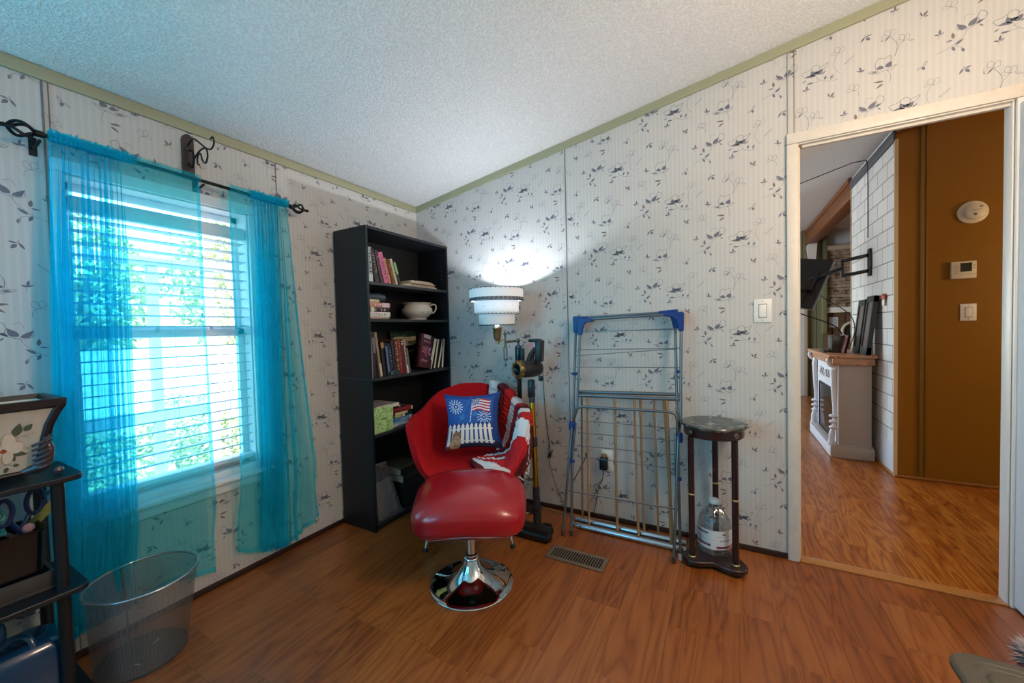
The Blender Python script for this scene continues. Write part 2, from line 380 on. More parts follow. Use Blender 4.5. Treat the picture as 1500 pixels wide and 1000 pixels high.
# ---- wallpaper print
def motifs():
    """list of (material, polygon) in metres round the cell's flower A"""
    out = []
    def pl(o, pts): return [(o[0] + x * .00046, o[1] - y * .00046) for x, y in pts]
    def leaf(o, a, b, w, m=0, bend=0, outline=False):
        A, B = pl(o, [a, b])
        if outline:
            q = leafpoly(A, B, w * .00046, 6, bend * .00046); q.append(q[0])
            for r in ribbon(q, 0.0016): out.append((m, r))
        else: out.append((m, leafpoly(A, B, w * .00046, 6, bend * .00046)))
    def stem(o, pts, m=1, w=.0017):
        P = bez([Vector(p) for p in pl(o, pts)], 5)
        for r in ribbon(P, w): out.append((m, r))
    # flower A: bold bowl with stem to the right
    o = (0, 0)
    leaf(o, (5, 45), (-88, 38), 26, 0, -8); leaf(o, (0, 40), (-30, -18), 40, 0, 6); leaf(o, (5, 30), (62, -12), 42, 0, -8); leaf(o, (-12, 12), (38, 10), 26, 0)
    stem(o, [(-85, 35), (-112, -8), (-60, -22), (-28, -40)], 0, .0015); stem(o, [(-30, -15), (-20, -50), (15, -60), (38, -40), (35, -10)], 0, .0015)
    stem(o, [(40, -30), (70, -45), (105, -58), (85, -20), (62, 5)], 0, .0015); stem(o, [(70, 20), (85, 15)], 0); leaf(o, (45, 45), (88, 20), 12, 0)
    leaf(o, (-108, 82), (-70, 62), 10, 0); stem(o, [(8, 45), (18, 75), (60, 110), (110, 128), (180, 132)], 1)
    leaf(o, (-70, 105), (-5, 105), 16, 0); stem(o, [(-5, 105), (40, 100)], 1); leaf(o, (75, 102), (88, 65), 20, 0); leaf(o, (128, 118), (138, 70), 22, 0, outline=True); leaf(o, (125, 105), (140, 80), 12, 0)
    # flower B with sprig to the lower left
    o = (.186, -.212)
    leaf(o, (0, 40), (-62, -12), 36, 0, 10); leaf(o, (5, 30), (60, -30), 44, 0, -8); stem(o, [(-62, -15), (-60, 35), (0, 50), (70, 20), (62, -30)], 0, .0015)
    stem(o, [(60, -25), (80, -70), (118, -50), (112, -5), (70, 15)], 0, .0015); leaf(o, (55, 30), (105, 5), 20, 0, 4); leaf(o, (75, 40), (100, 62), 12, 0)
    stem(o, [(-20, -30), (-5, -70), (40, -60)], 1, .0015)
    stem(o, [(0, 45), (-15, 90), (-60, 140), (-110, 175), (-195, 205)], 1); leaf(o, (-85, 105), (-92, 50), 24, 2); leaf(o, (-90, 115), (-140, 120), 12, 0)
    leaf(o, (-75, 165), (-20, 125), 20, 0); leaf(o, (-95, 175), (-75, 215), 22, 0); stem(o, [(-100, 172), (-50, 185), (-25, 215)], 1); leaf(o, (-30, 205), (-20, 240), 16, 0, outline=True); leaf(o, (-28, 212), (-20, 235), 10, 0)
    # flower C: side view with two leaves under it
    o = (.241, -.052)
    leaf(o, (0, 25), (-60, 20), 34, 0, -8); leaf(o, (10, 22), (52, -22), 46, 0, -10); stem(o, [(-60, 20), (-62, -30), (-35, -75), (0, -60), (45, -75), (50, -25)], 0, .0015)
    leaf(o, (-40, 50), (-118, 38), 26, 0, outline=True); leaf(o, (-50, 48), (-95, 45), 14, 0); leaf(o, (20, 60), (95, 20), 22, 0, outline=True); stem(o, [(-60, 70), (-35, 62), (5, 50)], 0, .0015)
    stem(o, [(5, 45), (35, 75), (48, 130), (40, 175)], 1, .0015); leaf(o, (0, 150), (-80, 140), 18, 2); leaf(o, (-5, 170), (-60, 205), 18, 2)
    # small sprigs
    def sprig3(o, f=1, m=0):
        leaf(o, (0, 12), (-35 * f, 0), 14, m); leaf(o, (2, 10), (8 * f, -38), 18, m); leaf(o, (5, 14), (35 * f, -6), 10, m); stem(o, [(3, 10), (-8 * f, 45)], 1, .0015)
    sprig3((-.034, -.072)); sprig3((.163, -.05), -1); sprig3((.104, -.225), 1)
    o = (.056, -.124); leaf(o, (-5, 20), (-22, -25), 14, 0); leaf(o, (0, 22), (32, -22), 20, 2); leaf(o, (5, 28), (38, 22), 12, 2); stem(o, [(-25, 45), (0, 25)], 1, .0015)
    o = (.055, .142); leaf(o, (0, 5), (-40, 25), 16, 0, outline=True); leaf(o, (4, 5), (10, 40), 24, 0); leaf(o, (6, 0), (30, -38), 18, 0, outline=True)
    o = (.179, .088); leaf(o, (-5, -10), (-35, 38), 16, 0); leaf(o, (0, -8), (50, -18), 12, 0); leaf(o, (5, 0), (35, 35), 26, 0); stem(o, [(-5, -30), (0, 0)], 0, .0015)
    # outline flowers
    def oflower(o, s=1, m=1):
        stem(o, [(0, 0), (-35 * s, -20), (-25 * s, -55), (5 * s, -45), (0, -5)], m, .0015); stem(o, [(0, -5), (25 * s, -50), (45 * s, -40), (40 * s, -5), (5 * s, 5)], m, .0015)
        stem(o, [(-15 * s, -8), (-50 * s, -15), (-55 * s, 12), (-5 * s, 5)], m, .0015); out.append((m, [tuple(p) for p in pl(o, ell(0, 2, 7, 6, 8))]))
    o = (-.05, -.175); oflower(o, 1, 1); stem(o, [(2, 5), (40, 60), (55, 120), (38, 200)], 1); leaf(o, (0, 5), (-38, 45), 12, 0); leaf(o, (-45, 35), (-62, 20), 8, 0)
    o2 = (o[0] + 100 * .00046, o[1] - 75 * .00046); oflower(o2, .9, 1); stem(o2, [(0, 5), (-40, 60), (-60, 125)], 1, .0015); leaf(o2, (30, 10), (75, 25), 14, 1, outline=True)
    o = (.138, -.128); oflower(o, .9, 1); stem(o, [(5, 5), (35, 25), (40, 70)], 1, .0015)
    o = (.087, .056); oflower(o, 1, 1); stem(o, [(-15, 15), (-40, 80), (-30, 150), (10, 200)], 1, .0015); leaf(o, (40, 130), (120, 60), 12, 1, outline=True)
    return out
MOT = motifs()
def print_wall(mb, h0, h1, ztop, inside, put, ph=(0, 0)):
    """lattice of the printed cell over a wall; h = horizontal coordinate"""
    V1 = (.3085, -.2405); P2 = .482
    for i in range(-14, 14):
        for j in range(-14, 14):
            ax = 1.862 + ph[0] + i * V1[0]; az = 2.343 + ph[1] + i * V1[1] + j * P2
            if ax < h0 - .5 or ax > h1 + .3 or az < -.3 or az > 3.1: continue
            for m, q in MOT:
                pts = [(ax + x, az + z) for x, z in q]
                if all(inside(x, z) for x, z in pts):
                    mb.add([put(x, z) for x, z in pts], [tuple(range(len(pts)))], 1 + m)
# wall at the back (y = 0) with the doorway
T = .055
def wall_prism(mb, poly, y0, y1, m=0):
    mb.prism(poly, frame((0, y1, 0), (1, 0, 0), (0, 0, 1)), y1 - y0, m)   # local z = x cross z = -y
wb = MB()
zt = ceil_z
for poly in ([(-.1, 0), (DX0, 0), (DX0, zt(DX0)), (-.1, zt(-.1))], [(DX0, DZ), (DX1, DZ), (DX1, zt(DX1)), (DX0, zt(DX0))], [(DX1, 0), (XR, 0), (XR, zt(XR)), (DX1, zt(DX1))]):
    wall_prism(wb, poly, 0, T)
def inb(x, z): return .004 < x < XR and .02 < z < ceil_z(x) - .01 and not (DX0 - .03 < x < DX1 + .03 and z < DZ + .03) and not (1.224 < x < 1.238)
print_wall(wb, 0, XR, 2.7, inb, lambda x, z: (x, -.0006, z))
S(wb, 'wall_back', [M_PAPER_X, INK, INKL, INKB], fix=False)
# wall on the left (x = 0) with the window
wl = MB()
for (y0, y1, z0, z1) in ((YF - .1, WY0, 0, 1), (WY1, 0, 0, 1), (WY0, WY1, 0, WZ0), (WY0, WY1, WZ1, 1)):
    zt_ = H0 if z1 == 1 else z1
    wl.box((-.1, y0, z0), (0, y1, zt_))
def inl(h, z): y = -h; return .003 < h < 2.4 and .02 < z < H0 - .01 and not (WY0 - .01 < y < WY1 + .01 and WZ0 < z < WZ1)
print_wall(wl, 0, 2.4, 2.2, inl, lambda h, z: (.0006, -h, z), ph=(-.07, .04))
S(wl, 'wall_left', [M_PAPER_Y, INK, INKL, INKB], fix=False)
S(MB().box((XR, YF, 0), (XR + .1, 0, ceil_z(XR))), 'wall_right', M_PAPER_Y)
wf = MB(); wall_prism(wf, [(-.1, 0), (XR + .1, 0), (XR + .1, zt(XR)), (-.1, zt(-.1))], YF - .1, YF); S(wf, 'wall_front', M_PAPER_X)
# seam battens
S(MB().box((1.2285, -.0025, .03), (1.2335, 0, ceil_z(1.23)), 0), 'trim_1', mat('seam_grey', '6d6c6c', .6))
S(MB().box((2.3715, -.006, DZ + .05), (2.374, 0, ceil_z(2.37)), 0).box((2.398, -.005, DZ + .05), (2.400, 0, ceil_z(2.37)), 0), 'trim_2', mat('seam_pale', 'a79e92', .6))
S(MB().box((0, -1.899, .03), (.004, -1.894, H0 - .03), 0).box((0, -1.883, .03), (.0035, -1.88, H0 - .03)), 'trim_3', MATS['seam_grey'])
S(MB().box((0, -1.083, .03), (.003, -1.080, H0 - .03), 0), 'trim_4', MATS['seam_grey'])
# sage crown strips
S(MB().box((0, YF, H0 - .047), (.012, 0, H0 - .001), bev=.003), 'trim_crown_left', M_SAGE)
cr = MB(); a = .046
cr.prism([(0.0, H0 - a), (XR, ceil_z(XR) - a), (XR, ceil_z(XR) - .001), (0.0, H0 - .001)], frame((0, 0, 0), (1, 0, 0), (0, 0, 1)), .012)
S(cr, 'trim_crown_back', M_SAGE)
# dark base strips
S(MB().box((.0, YF, 0), (.011, -.002, .027), bev=.004), 'baseboard_left', M_DARKTRIM)
S(MB().box((0, -.011, 0), (2.367, 0, .029), bev=.004), 'baseboard_back', M_DARKTRIM)
# door casing
dc = MB()
def casing(x0, x1, z0, z1): dc.box((x0, -.016, z0), (x1, 0, z1), bev=.004)
casing(2.366, 2.412, 0, DZ + .003); casing(2.366, 3.15, DZ + .004, 2.08)
dc.box((2.405, -.010, 0), (2.414, T + .01, DZ), bev=.002); dc.box((2.415, -.009, DZ - .003), (3.099, T + .009, DZ + .0035), bev=.002)
dc.box((2.43, .012, DZ - .014), (3.1, .03, DZ - .002)); dc.box((2.413, .012, 0), (2.422, .03, DZ - .01))
S(dc, 'trim_door_casing', mat('old_white_paint', 'd9cfc2', .45, var=.1, vscale=25))
dj = MB().box((3.106, -.016, 0), (3.15, 0, DZ + .003), bev=.004).box((3.1, 0, 0), (3.108, T, DZ), bev=.002)
S(dj, 'trim_door_jamb', M_WHITEPAINT)
# open door leaf, swung into the room against the right
dl = thing('door_1', '', '', (3.113, -.01, 0)); del dl['label']; del dl['category']; dl['kind'] = 'structure'
lf = MB().box((3.113, -.70, .012), (3.148, -.012, 2.005), bev=.003)
leaf_o = lf.build('door_leaf', M_DOOR, dl)
for z0, z1 in ((.18, .85), (1.0, 1.85)):
    p = MB()
    for ya, yb in ((-.62, -.40), (-.31, -.09)):
        p.box((3.110, ya, z0), (3.114, yb, z1), bev=.002); p.box((3.106, ya + .03, z0 + .03), (3.112, yb - .03, z1 - .03), bev=.003)
    p.build('door_panel', M_DOOR, leaf_o)
for z in (.25, 1.75): MB().tube([(3.112, -.006, z), (3.112, -.006, z + .09)], .006).build('hinge', M_WHITEPAINT, dl)

# ---- window 1
w1 = thing('window_1', '', '', (0, -1.5475, WZ0)); del w1['label']; del w1['category']; w1['kind'] = 'structure'
M_VINYL = mat('white_vinyl', 'e2e8ee', .4)
cs = MB()
cs.box((0, WY0 - .03, WZ0 + .003), (.018, WY0, WZ1 - .001), bev=.004).box((0, WY1, WZ0 + .003), (.018, WY1 + .05, WZ1 - .001), bev=.004)
cs.box((0, WY0 - .03, WZ1), (.018, WY1 + .05, WZ1 + .045), bev=.004).box((0, WY0 - .03, .437), (.02, WY1 + .05, .487), bev=.004)
cs.box((-.09, WY0, WZ0 - .01), (0, WY0 + .006, WZ1)).box((-.09, WY1 - .006, WZ0 - .01), (0, WY1, WZ1)).box((-.09, WY0, WZ1 - .006), (0, WY1, WZ1))
cs.build('window_casing', M_VINYL, w1)
MB().box((-.02, WY0 - .04, .487), (.055, WY1 + .06, .507), bev=.006).box((-.03, WY0 - .03, .507), (.012, WY1 + .03, .537), bev=.003).build('window_sill', M_VINYL, w1)
def sash(x0, x1, z0, z1, nm):
    q = MB(); t = .032
    q.box((x0, WY0 + .004, z0), (x1, WY0 + .004 + t, z1), bev=.003).box((x0, WY1 - .004 - t, z0), (x1, WY1 - .004, z1), bev=.003)
    q.box((x0, WY0 + .004, z0), (x1, WY1 - .004, z0 + t + .012), bev=.003).box((x0, WY0 + .004, z1 - t), (x1, WY1 - .004, z1), bev=.003)
    q.build('sash', M_VINYL, w1)
    return q
sash(-.085, -.06, WZ0, 1.215, 'lower'); sash(-.1, -.087, 1.18, WZ1 - .006, 'upper')
g = bpy.data.materials.new('window_glass'); g.use_nodes = True; N = NT(g); g.node_tree.nodes.clear()
tr = N.n('BsdfTransparent'); tr.inputs[0].default_value = (.93, .97, .97, 1); gl = N.n('BsdfGlossy', i_Roughness=.02); mx = N.n('MixShader'); mx.inputs[0].default_value = .05
oo = N.n('OutputMaterial'); N.l(tr.outputs[0], mx.inputs[1]); N.l(gl.outputs[0], mx.inputs[2]); N.l(mx.outputs[0], oo.inputs[0]); MATS['window_glass'] = g
MB().box((-.074, WY0 + .03, WZ0 + .04), (-.071, WY1 - .03, 1.19)).build('pane', g, w1)
MB().box((-.095, WY0 + .03, 1.2), (-.092, WY1 - .03, WZ1 - .03)).build('pane', g, w1)
MB().box((-.06, -1.60, 1.205), (-.045, -1.585, 1.222), bev=.003).box((-.06, -1.40, 1.205), (-.045, -1.385, 1.222), bev=.003).build('sash_lock', M_VINYL, w1)

# ---- far spaces
M_MUST = mat('mustard_panel', '8a5c0c', .42, var=.06, vscale=6)
yw = MB().box((3.2, 1.6, 0), (7.1, 1.606, 2.75)); yw.build('wall_hall', M_MUST, kind='structure')
S(MB().box((3.33, 1.588, .02), (3.352, 1.6, 2.6), bev=.003).box((3.362, 1.594, .02), (3.372, 1.6, 2.6), bev=.002), 'trim_5', mat('mustard_strip', '7f6019', .5))
S(MB().box((3.2, 1.586, 0), (7.1, 1.6, .018), bev=.005), 'baseboard_hall', mat('oak_strip2', 'a06a35', .4))
S(MB().box((7.1, -.1, 0), (7.2, 5.6, 2.4)), 'wall_hall_end', M_MUST)
S(MB().box((XR, 0, 0), (7.1, T, 2.66)), 'wall_hall_near', M_MUST)
S(MB().box((-.1, 0, 0), (0, 2.4, 2.14)).box((-.1, 4.8, 0), (0, 5.6, 2.14)).box((-.1, 2.4, 0), (0, 4.8, .6)).box((-.1, 2.4, 2.06), (0, 4.8, 2.14)), 'wall_far_left', mat('far_wall', 'cfcabf', .6))
# wood beam piece over the mustard corner
S(MB().prism([(3.205, 2.54), (3.42, 2.575), (3.42, 2.66), (3.205, 2.66)], frame((0, 1.6, 0), (1, 0, 0), (0, 0, 1)), .05), 'trim_6', mat('beam_wood', '6e3f1b', .5, var=.3, vscale=12))
# white tile panel wall
def tile_mat():
    m = bpy.data.materials.new('white_tile'); m.use_nodes = True; N = NT(m); b = m.node_tree.nodes['Principled BSDF']
    tc = N.n('TexCoord'); sp = N.n('SeparateXYZ'); N.l(tc.outputs['Object'], sp.inputs[0]); cb = N.n('CombineXYZ'); N.l(sp.outputs['Y'], cb.inputs[0]); N.l(N.math('ADD', sp.outputs['Z'], .04), cb.inputs[1])
    br = N.n('TexBrick', offset=.5, squash=1.0)
    for k, v in (('Scale', 1.0), ('Mortar Size', .0042), ('Mortar Smooth', .2), ('Brick Width', .235), ('Row Height', .128), ('Bias', 0.0)): br.inputs[k].default_value = v
    br.inputs['Color1'].default_value = (*lin('d3d6d4'), 1); br.inputs['Color2'].default_value = (*lin('dfe0dc'), 1); br.inputs['Mortar'].default_value = (*lin('6f7474'), 1)
    N.l(cb.outputs[0], br.inputs['Vector'])
    low = N.math('LESS_THAN', sp.outputs['Z'], .24)
    N.l(N.mix(low, br.outputs[0], 'd5dbe0'), b.inputs['Base Color']); b.inputs['Roughness'].default_value = .4
    bp = N.n('Bump', i_Strength=.4, i_Distance=.003); N.l(N.math('SUBTRACT', 1.0, br.outputs['Fac']), bp.inputs['Height']); N.l(bp.outputs[0], b.inputs['Normal']); return m
S(MB().box((3.2, 1.606, 0), (3.29, 2.765, 2.6)), 'wall_tile', tile_mat())
S(MB().box((3.185, 1.59, 2.49), (3.2, 2.77, 2.57), bev=.003), 'trim_7', mat('grey_crown', '4a4f55', .5))
S(MB().box((3.192, 1.590, 0), (3.214, 1.601, 2.5)).box((3.192, 2.765, 0), (3.298, 2.775, 2.5)), 'trim_8', mat('pale_edge', 'cdbf9f', .5))
S(MB().box((3.188, 1.60, 0), (3.2, 2.76, .02), bev=.004), 'baseboard_tile', MATS['oak_strip2'])
# ridge beam
S(MB().box((3.19, 2.775, 2.40), (3.33, 5.5, 2.575), bev=.004).box((3.175, 2.775, 2.555), (3.345, 5.5, 2.61), bev=.003), 'beam', MATS['beam_wood'])
# far end wall: green panelling, stone above, wood below
def groove_mat(name, c1, c2, w, axis='X'):
    m = bpy.data.materials.new(name); m.use_nodes = True; N = NT(m); b = m.node_tree.nodes['Principled BSDF']
    tc = N.n('TexCoord'); sp = N.n('SeparateXYZ'); N.l(tc.outputs['Object'], sp.inputs[0])
    a = N.math('FRACT', N.math('MULTIPLY', sp.outputs[axis], 1 / w)); g_ = N.math('LESS_THAN', a, .12)
    no = N.n('TexNoise', i_Scale=4.0, i_Detail=5.0); mp = N.n('Mapping'); mp.inputs['Scale'].default_value = (8, 8, .6); N.l(tc.outputs['Object'], mp.inputs[0]); N.l(mp.outputs[0], no.inputs['Vector'])
    N.l(N.mix(g_, N.mix(no.outputs[0], c1, c2), tuple(x * .45 for x in lin(c1))), b.inputs['Base Color']); b.inputs['Roughness'].default_value = .5; return m
fw = MB(); wall_prism(fw, [(-.1, 0), (3.44, 0), (3.44, 2.62), (3.3, 2.66), (-.1, 2.12)], 5.42, 5.52)
S(fw, 'wall_far', groove_mat('green_panelling', '6f6e55', '898768', .09))
S(MB().box((3.44, 5.42, 0), (7.1, 5.52, 1.32)), 'wall_far_lower', groove_mat('wood_panelling', '5b4330', '8a6a4c', .16))
def stone_mat():
    m = bpy.data.materials.new('stone_strips'); m.use_nodes = True; N = NT(m); b = m.node_tree.nodes['Principled BSDF']
    tc = N.n('TexCoord'); sp = N.n('SeparateXYZ'); N.l(tc.outputs['Object'], sp.inputs[0]); cb = N.n('CombineXYZ'); N.l(sp.outputs['X'], cb.inputs[0]); N.l(sp.outputs['Z'], cb.inputs[1])
    br = N.n('TexBrick', offset=.4)
    for k, v in (('Scale', 1.0), ('Mortar Size', .006), ('Brick Width', .21), ('Row Height', .05), ('Bias', .1)): br.inputs[k].default_value = v
    br.inputs['Color1'].default_value = (*lin('6b4a38'), 1); br.inputs['Color2'].default_value = (*lin('cbb294'), 1); br.inputs['Mortar'].default_value = (*lin('2a1c15'), 1)
    no = N.n('TexNoise', i_Scale=14.0, i_Detail=4.0); N.l(tc.outputs['Object'], no.inputs['Vector']); N.l(cb.outputs[0], br.inputs['Vector'])
    N.l(N.mix(.5, br.outputs[0], N.ramp(no.outputs[0], [(.35, '3a261c'), (.65, 'c9b49a')])), b.inputs['Base Color']); b.inputs['Roughness'].default_value = .8
    return m
S(MB().box((3.44, 5.40, 1.4), (7.1, 5.52, 2.28)), 'wall_far_upper', stone_mat())
S(MB().box((3.44, 5.38, 1.32), (7.1, 5.42, 1.40), bev=.005), 'trim_9', M_WHITEPAINT)
gb = MB(); wall_prism(gb, [(3.44, 2.28), (7.1, 2.28), (7.1, 2.3), (7.1, 2.6), (3.44, 2.66)], 5.43, 5.52); S(gb, 'wall_gable', mat('gable_white', 'c9ccd1', .7))
S(MB().box((3.44, 5.36, 2.28), (7.1, 5.43, 2.35), bev=.005), 'trim_10', mat('tan_rail', 'a8977e', .6))
S(MB().box((3.40, 5.36, 1.0), (3.46, 5.42, 2.62), bev=.004), 'trim_11', mat('green_post', '7b7c58', .6))
d2 = thing('door_2', '', '', (3.0, 5.42, 0)); del d2['label']; del d2['category']; d2['kind'] = 'structure'
MB().box((2.5, 5.38, 0), (3.17, 5.42, 1.98), bev=.004).build('door_leaf', mat('far_door', 'dfe6ee', .4), d2)
MB().box((3.16, 5.37, 0), (3.215, 5.425, 2.03), bev=.004).build('door_casing', mat('far_casing', 'b9a98c', .5), d2)
# ================================================================ BLINDS, ROD, CURTAINS
t = thing('window_blind', 'white horizontal slat blind hanging inside the window behind the turquoise curtains', 'blind', (-.03, -1.5475, 1.70))
M_SLAT = mat('blind_slat', 'dfe6ee', .45)
y0, y1 = WY0 + .012, WY1 - .012
MB().box((-.052, y0, 1.655), (-.004, y1, 1.712), bev=.004).build('headrail', M_SLAT, t)
z = 1.632; k = 0
while z > .60:
    sl = MB()
    sl.grid(lambda u, v, z=z: (-.0525 + .046 * u, y0 + (y1 - y0) * v, z + .0025 * math.sin(PI * u) + .004 * (u - .5)), 4, 1)
    sl.build('slat', M_SLAT, t, mods=[('SOLIDIFY', dict(thickness=.0026, offset=0))], fix=False); z -= .0452; k += 1
MB().box((-.053, y0, .563), (-.005, y1, .583), bev=.003).build('bottom_rail', M_SLAT, t)
for yy in (-1.75, -1.5475, -1.345):
    MB().tube([(-.052, yy, .57), (-.052, yy, 1.66)], .0009, n=5).tube([(-.006, yy, .57), (-.006, yy, 1.66)], .0009, n=5).build('ladder_cord', M_SLAT, t)

ROD = Vector((.085, 0, 1.868))
M_IRON = mat('dark_iron', '15161c', .5, .5)
t = thing('curtain_rod', 'dark iron curtain rod with twisted cage finials above the window', 'curtain rod', (.085, -1.5, 1.868))
MB().tube([(.085, -1.915, 1.874), (.085, -1.065, 1.858)], .0075).build('rod', M_IRON, t)
for s, ye, zz in ((-1, -1.915, 1.874), (1, -1.065, 1.858)):
    f = MB(); f.tube([(.085, ye, zz), (.085, ye + s * .02, zz)], .011)
    L = .062
    for a in range(4):
        f.tube(bez([(.085 + math.cos(a * PI / 2 + q * 1.4) * .026 * math.sin(PI * q) ** .8, ye + s * (.018 + L * q), zz + math.sin(a * PI / 2 + q * 1.4) * .026 * math.sin(PI * q) ** .8) for q in [i / 6 for i in range(7)]], 3), .0052, n=6)
    f.lathe([(0, 0), (.008, .004), (.005, .012), (.009, .018), (.003, .03), (.0, .034)], (.085, ye + s * (.018 + L), zz), (0, s, 0), n=10)
    if s < 0:
        for a in range(3): f.tube(bez([(.085, ye - .088, zz), (.085 + .016 * math.cos(a * 2.1), ye - .105, zz + .016 * math.sin(a * 2.1)), (.085 + .02 * math.cos(a * 2.1), ye - .13, zz + .02 * math.sin(a * 2.1)), (.085, ye - .15, zz)], 4), .0042, n=6)
    f.build('finial', M_IRON, t)
for yb in (-1.925, -1.452):
    MB().tube(bez([(.002, yb, 1.85), (.04, yb, 1.845), (.085, yb, 1.852)], 4), .005, n=8).box((0, yb - .01, 1.82), (.004, yb + .01, 1.885), bev=.002).build('bracket', M_IRON, t)

# sheer curtains
m = bpy.data.materials.new('turquoise_sheer'); m.use_nodes = True; N = NT(m); m.node_tree.nodes.clear()
tc = N.n('TexCoord'); no = N.n('TexNoise', i_Scale=30.0, i_Detail=2.0); N.l(tc.outputs['Object'], no.inputs['Vector'])
tr = N.n('BsdfTransparent'); tr.inputs[0].default_value = (.62, .95, 1, 1)
tl = N.n('BsdfTranslucent'); tl.inputs[0].default_value = (.0, .78, .92, 1)
df = N.n('BsdfDiffuse'); df.inputs[0].default_value = (.03, .70, .84, 1)
m1 = N.n('MixShader'); m1.inputs[0].default_value = .42; N.l(tl.outputs[0], m1.inputs[1]); N.l(df.outputs[0], m1.inputs[2])
m2 = N.n('MixShader'); N.l(N.math('ADD', .25, N.math('MULTIPLY', no.outputs[0], .10)), m2.inputs[0]); N.l(tr.outputs[0], m2.inputs[1]); N.l(m1.outputs[0], m2.inputs[2])
oo = N.n('OutputMaterial'); N.l(m2.outputs[0], oo.inputs[0]); M_SHEER = m
def lerp(a, b, t): return a + (b - a) * t
def interp(tab, x):
    for (a, b), (c, d) in zip(tab, tab[1:]):
        if x <= c: return b + (d - b) * (x - a) / max(1e-9, c - a)
    return tab[-1][1]
def sstep0(a, b, x): x = max(0, min(1, (x - a) / (b - a))); return x * x * (3 - 2 * x)
def curtain(label, ytop, ybot, hem, folds, amp, grp, crush):
    """ytop, ybot: tables u->y at rod and hem; hem: u->z; folds: u->phase; amp: u->amplitude (m)"""
    t = thing('curtain', label, 'curtain', (.085, ytop[0][1], 1.865), group=grp)
    r = random.Random(hash(label) % 1000 if False else len(label))
    offs = [r.uniform(-1, 1) for _ in range(40)]
    def P(u, v):
        yt = interp(ytop, u); yb = interp(ybot, u); zb = interp(hem, u)
        zt = 1.868 - .015 * (yt + 1.9) * 1.2
        vv = v ** .9
        y = lerp(yt, yb, vv); z_ = lerp(zt, zb, v)
        ph = interp(folds, u) * 2 * PI; a = interp(amp, u)
        w = min(1, v * 3.2)
        x = .078 + a * (.35 + .65 * w) * math.sin(ph + .9 * math.sin(v * 2.3 + u * 7) * w) + a * .45 * math.sin(2.3 * ph + 1.7 + v * 1.5)
        y += a * .50 * math.sin(2 * ph + .7) * w
        x += .012 * math.sin(v * 3 + u * 4) * w - .040 * sstep0(.80, .93, v)
        return Vector((max(.022, x), y, z_))
    body = MB().grid(lambda u, v: P(u, v), 260, 46)
    body.build('sheer_panel', M_SHEER, t, fix=False)
    # ruffled header over the rod: two crinkled layers
    for lay in (-1, 1):
        def Hd(u, v, lay=lay):
            yt = interp(ytop, u); c = interp(crush, u); zt = 1.868 - .018 * (yt + 1.9)
            ph = u * 400; b = mnoise.noise(Vector((u * 60, lay * 3.1, v * 2))) * c
            zz = zt + .016 * (1 - v * 2) + .010 + .014 * b * (1 - v) + .005 * c * (1 - v) * math.sin(ph)
            x = .085 + lay * (.0085 + .004 * math.sin(PI * v)) + c * .010 * math.sin(ph * .9 + lay) * (abs(v - .5) + .2) + .006 * b
            return (x, yt + .006 * c * math.sin(ph * 1.3 + v * 2), zz)
        MB().grid(Hd, 320, 8).build('gathered_header', M_SHEER, t, fix=False)
    # doubled side hem and bottom hem
    for u0, u1 in ((0, .018), (.982, 1)) :
        MB().grid(lambda u, v, a=u0, b=u1: P(a + (b - a) * u, .012 + v * .988) + Vector((.003, 0, 0)), 3, 46).build('side_hem', M_SHEER, t, fix=False)
    MB().grid(lambda u, v: P(u, .985 + v * .015) + Vector((.003, 0, 0)), 260, 2).build('bottom_hem', M_SHEER, t, fix=False)
    return t
curtain('left turquoise sheer curtain panel, gathered at the outer side and flat over the window',
        [(0, -1.905), (.62, -1.72), (.72, -1.68), (1, -1.466)], [(0, -1.955), (.62, -1.73), (.7, -1.69), (1, -1.462)],
        [(0, .10), (.6, .12), (.8, .13), (1, .10)], [(0, 0), (.62, 12.6), (.72, 13.3), (1, 14.2)], [(0, .02), (.5, .024), (.64, .016), (.74, .006), (1, .004)], 'turquoise sheer curtains', [(0, 1), (.66, 1), (.76, .25), (1, .08)])
curtain('right turquoise sheer curtain panel, gathered beside the tall black bookcase',
        [(0, -1.352), (.2, -1.27), (.3, -1.25), (1, -1.078)], [(0, -1.365), (.2, -1.30), (.32, -1.25), (.75, -1.12), (1, -.945)],
        [(0, .14), (.3, .08), (.7, .05), (.85, .07), (1, .14)], [(0, 0), (.22, .5), (.3, .9), (.8, 8.2), (1, 9.4)], [(0, .004), (.22, .005), (.34, .02), (.8, .022), (1, .012)], 'turquoise sheer curtains', [(0, .05), (.22, .2), (.32, 1), (1, 1)])

# hook board above the rod
t = thing('wall_hook', 'dark wooden plaque with curled iron hook between curtain rod and ceiling', 'wall hook', (0, -1.475, 1.9))
pl = [(-.021, 1.885), (.021, 1.885), (.021, 2.05)] + [(.021 * math.cos(a), 2.05 + .03 * math.sin(a)) for a in [k * PI / 10 for k in range(1, 10)]] + [(-.021, 2.05)]
MB().prism(pl, frame((.0005, -1.475, 0), (0, 1, 0), (0, 0, 1)), .016).build('plaque', mat('dark_plaque', '3a2723', .5, var=.3, vscale=40), t)
h = MB(); B = (.017, -1.475)
def hp(pts, r=.0035): h.tube(bez([(B[0] + a, B[1], b) for a, b in pts], 5), r, n=6)
hp([(0, 2.03), (.03, 2.045), (.06, 2.043), (.11, 2.01), (.165, 1.975), (.20, 1.968), (.222, 1.985), (.215, 2.012), (.195, 2.010)])
hp([(.01, 2.005), (.035, 1.995), (.045, 1.96), (.03, 1.93), (.012, 1.935), (.0, 1.95)], .005)
hp([(.035, 1.95), (.075, 1.975), (.12, 1.985), (.155, 1.978), (.165, 1.945), (.145, 1.92), (.118, 1.94), (.105, 1.97), (.08, 1.965), (.075, 1.935), (.09, 1.925)])
h.build('iron_scroll', M_IRON, t)
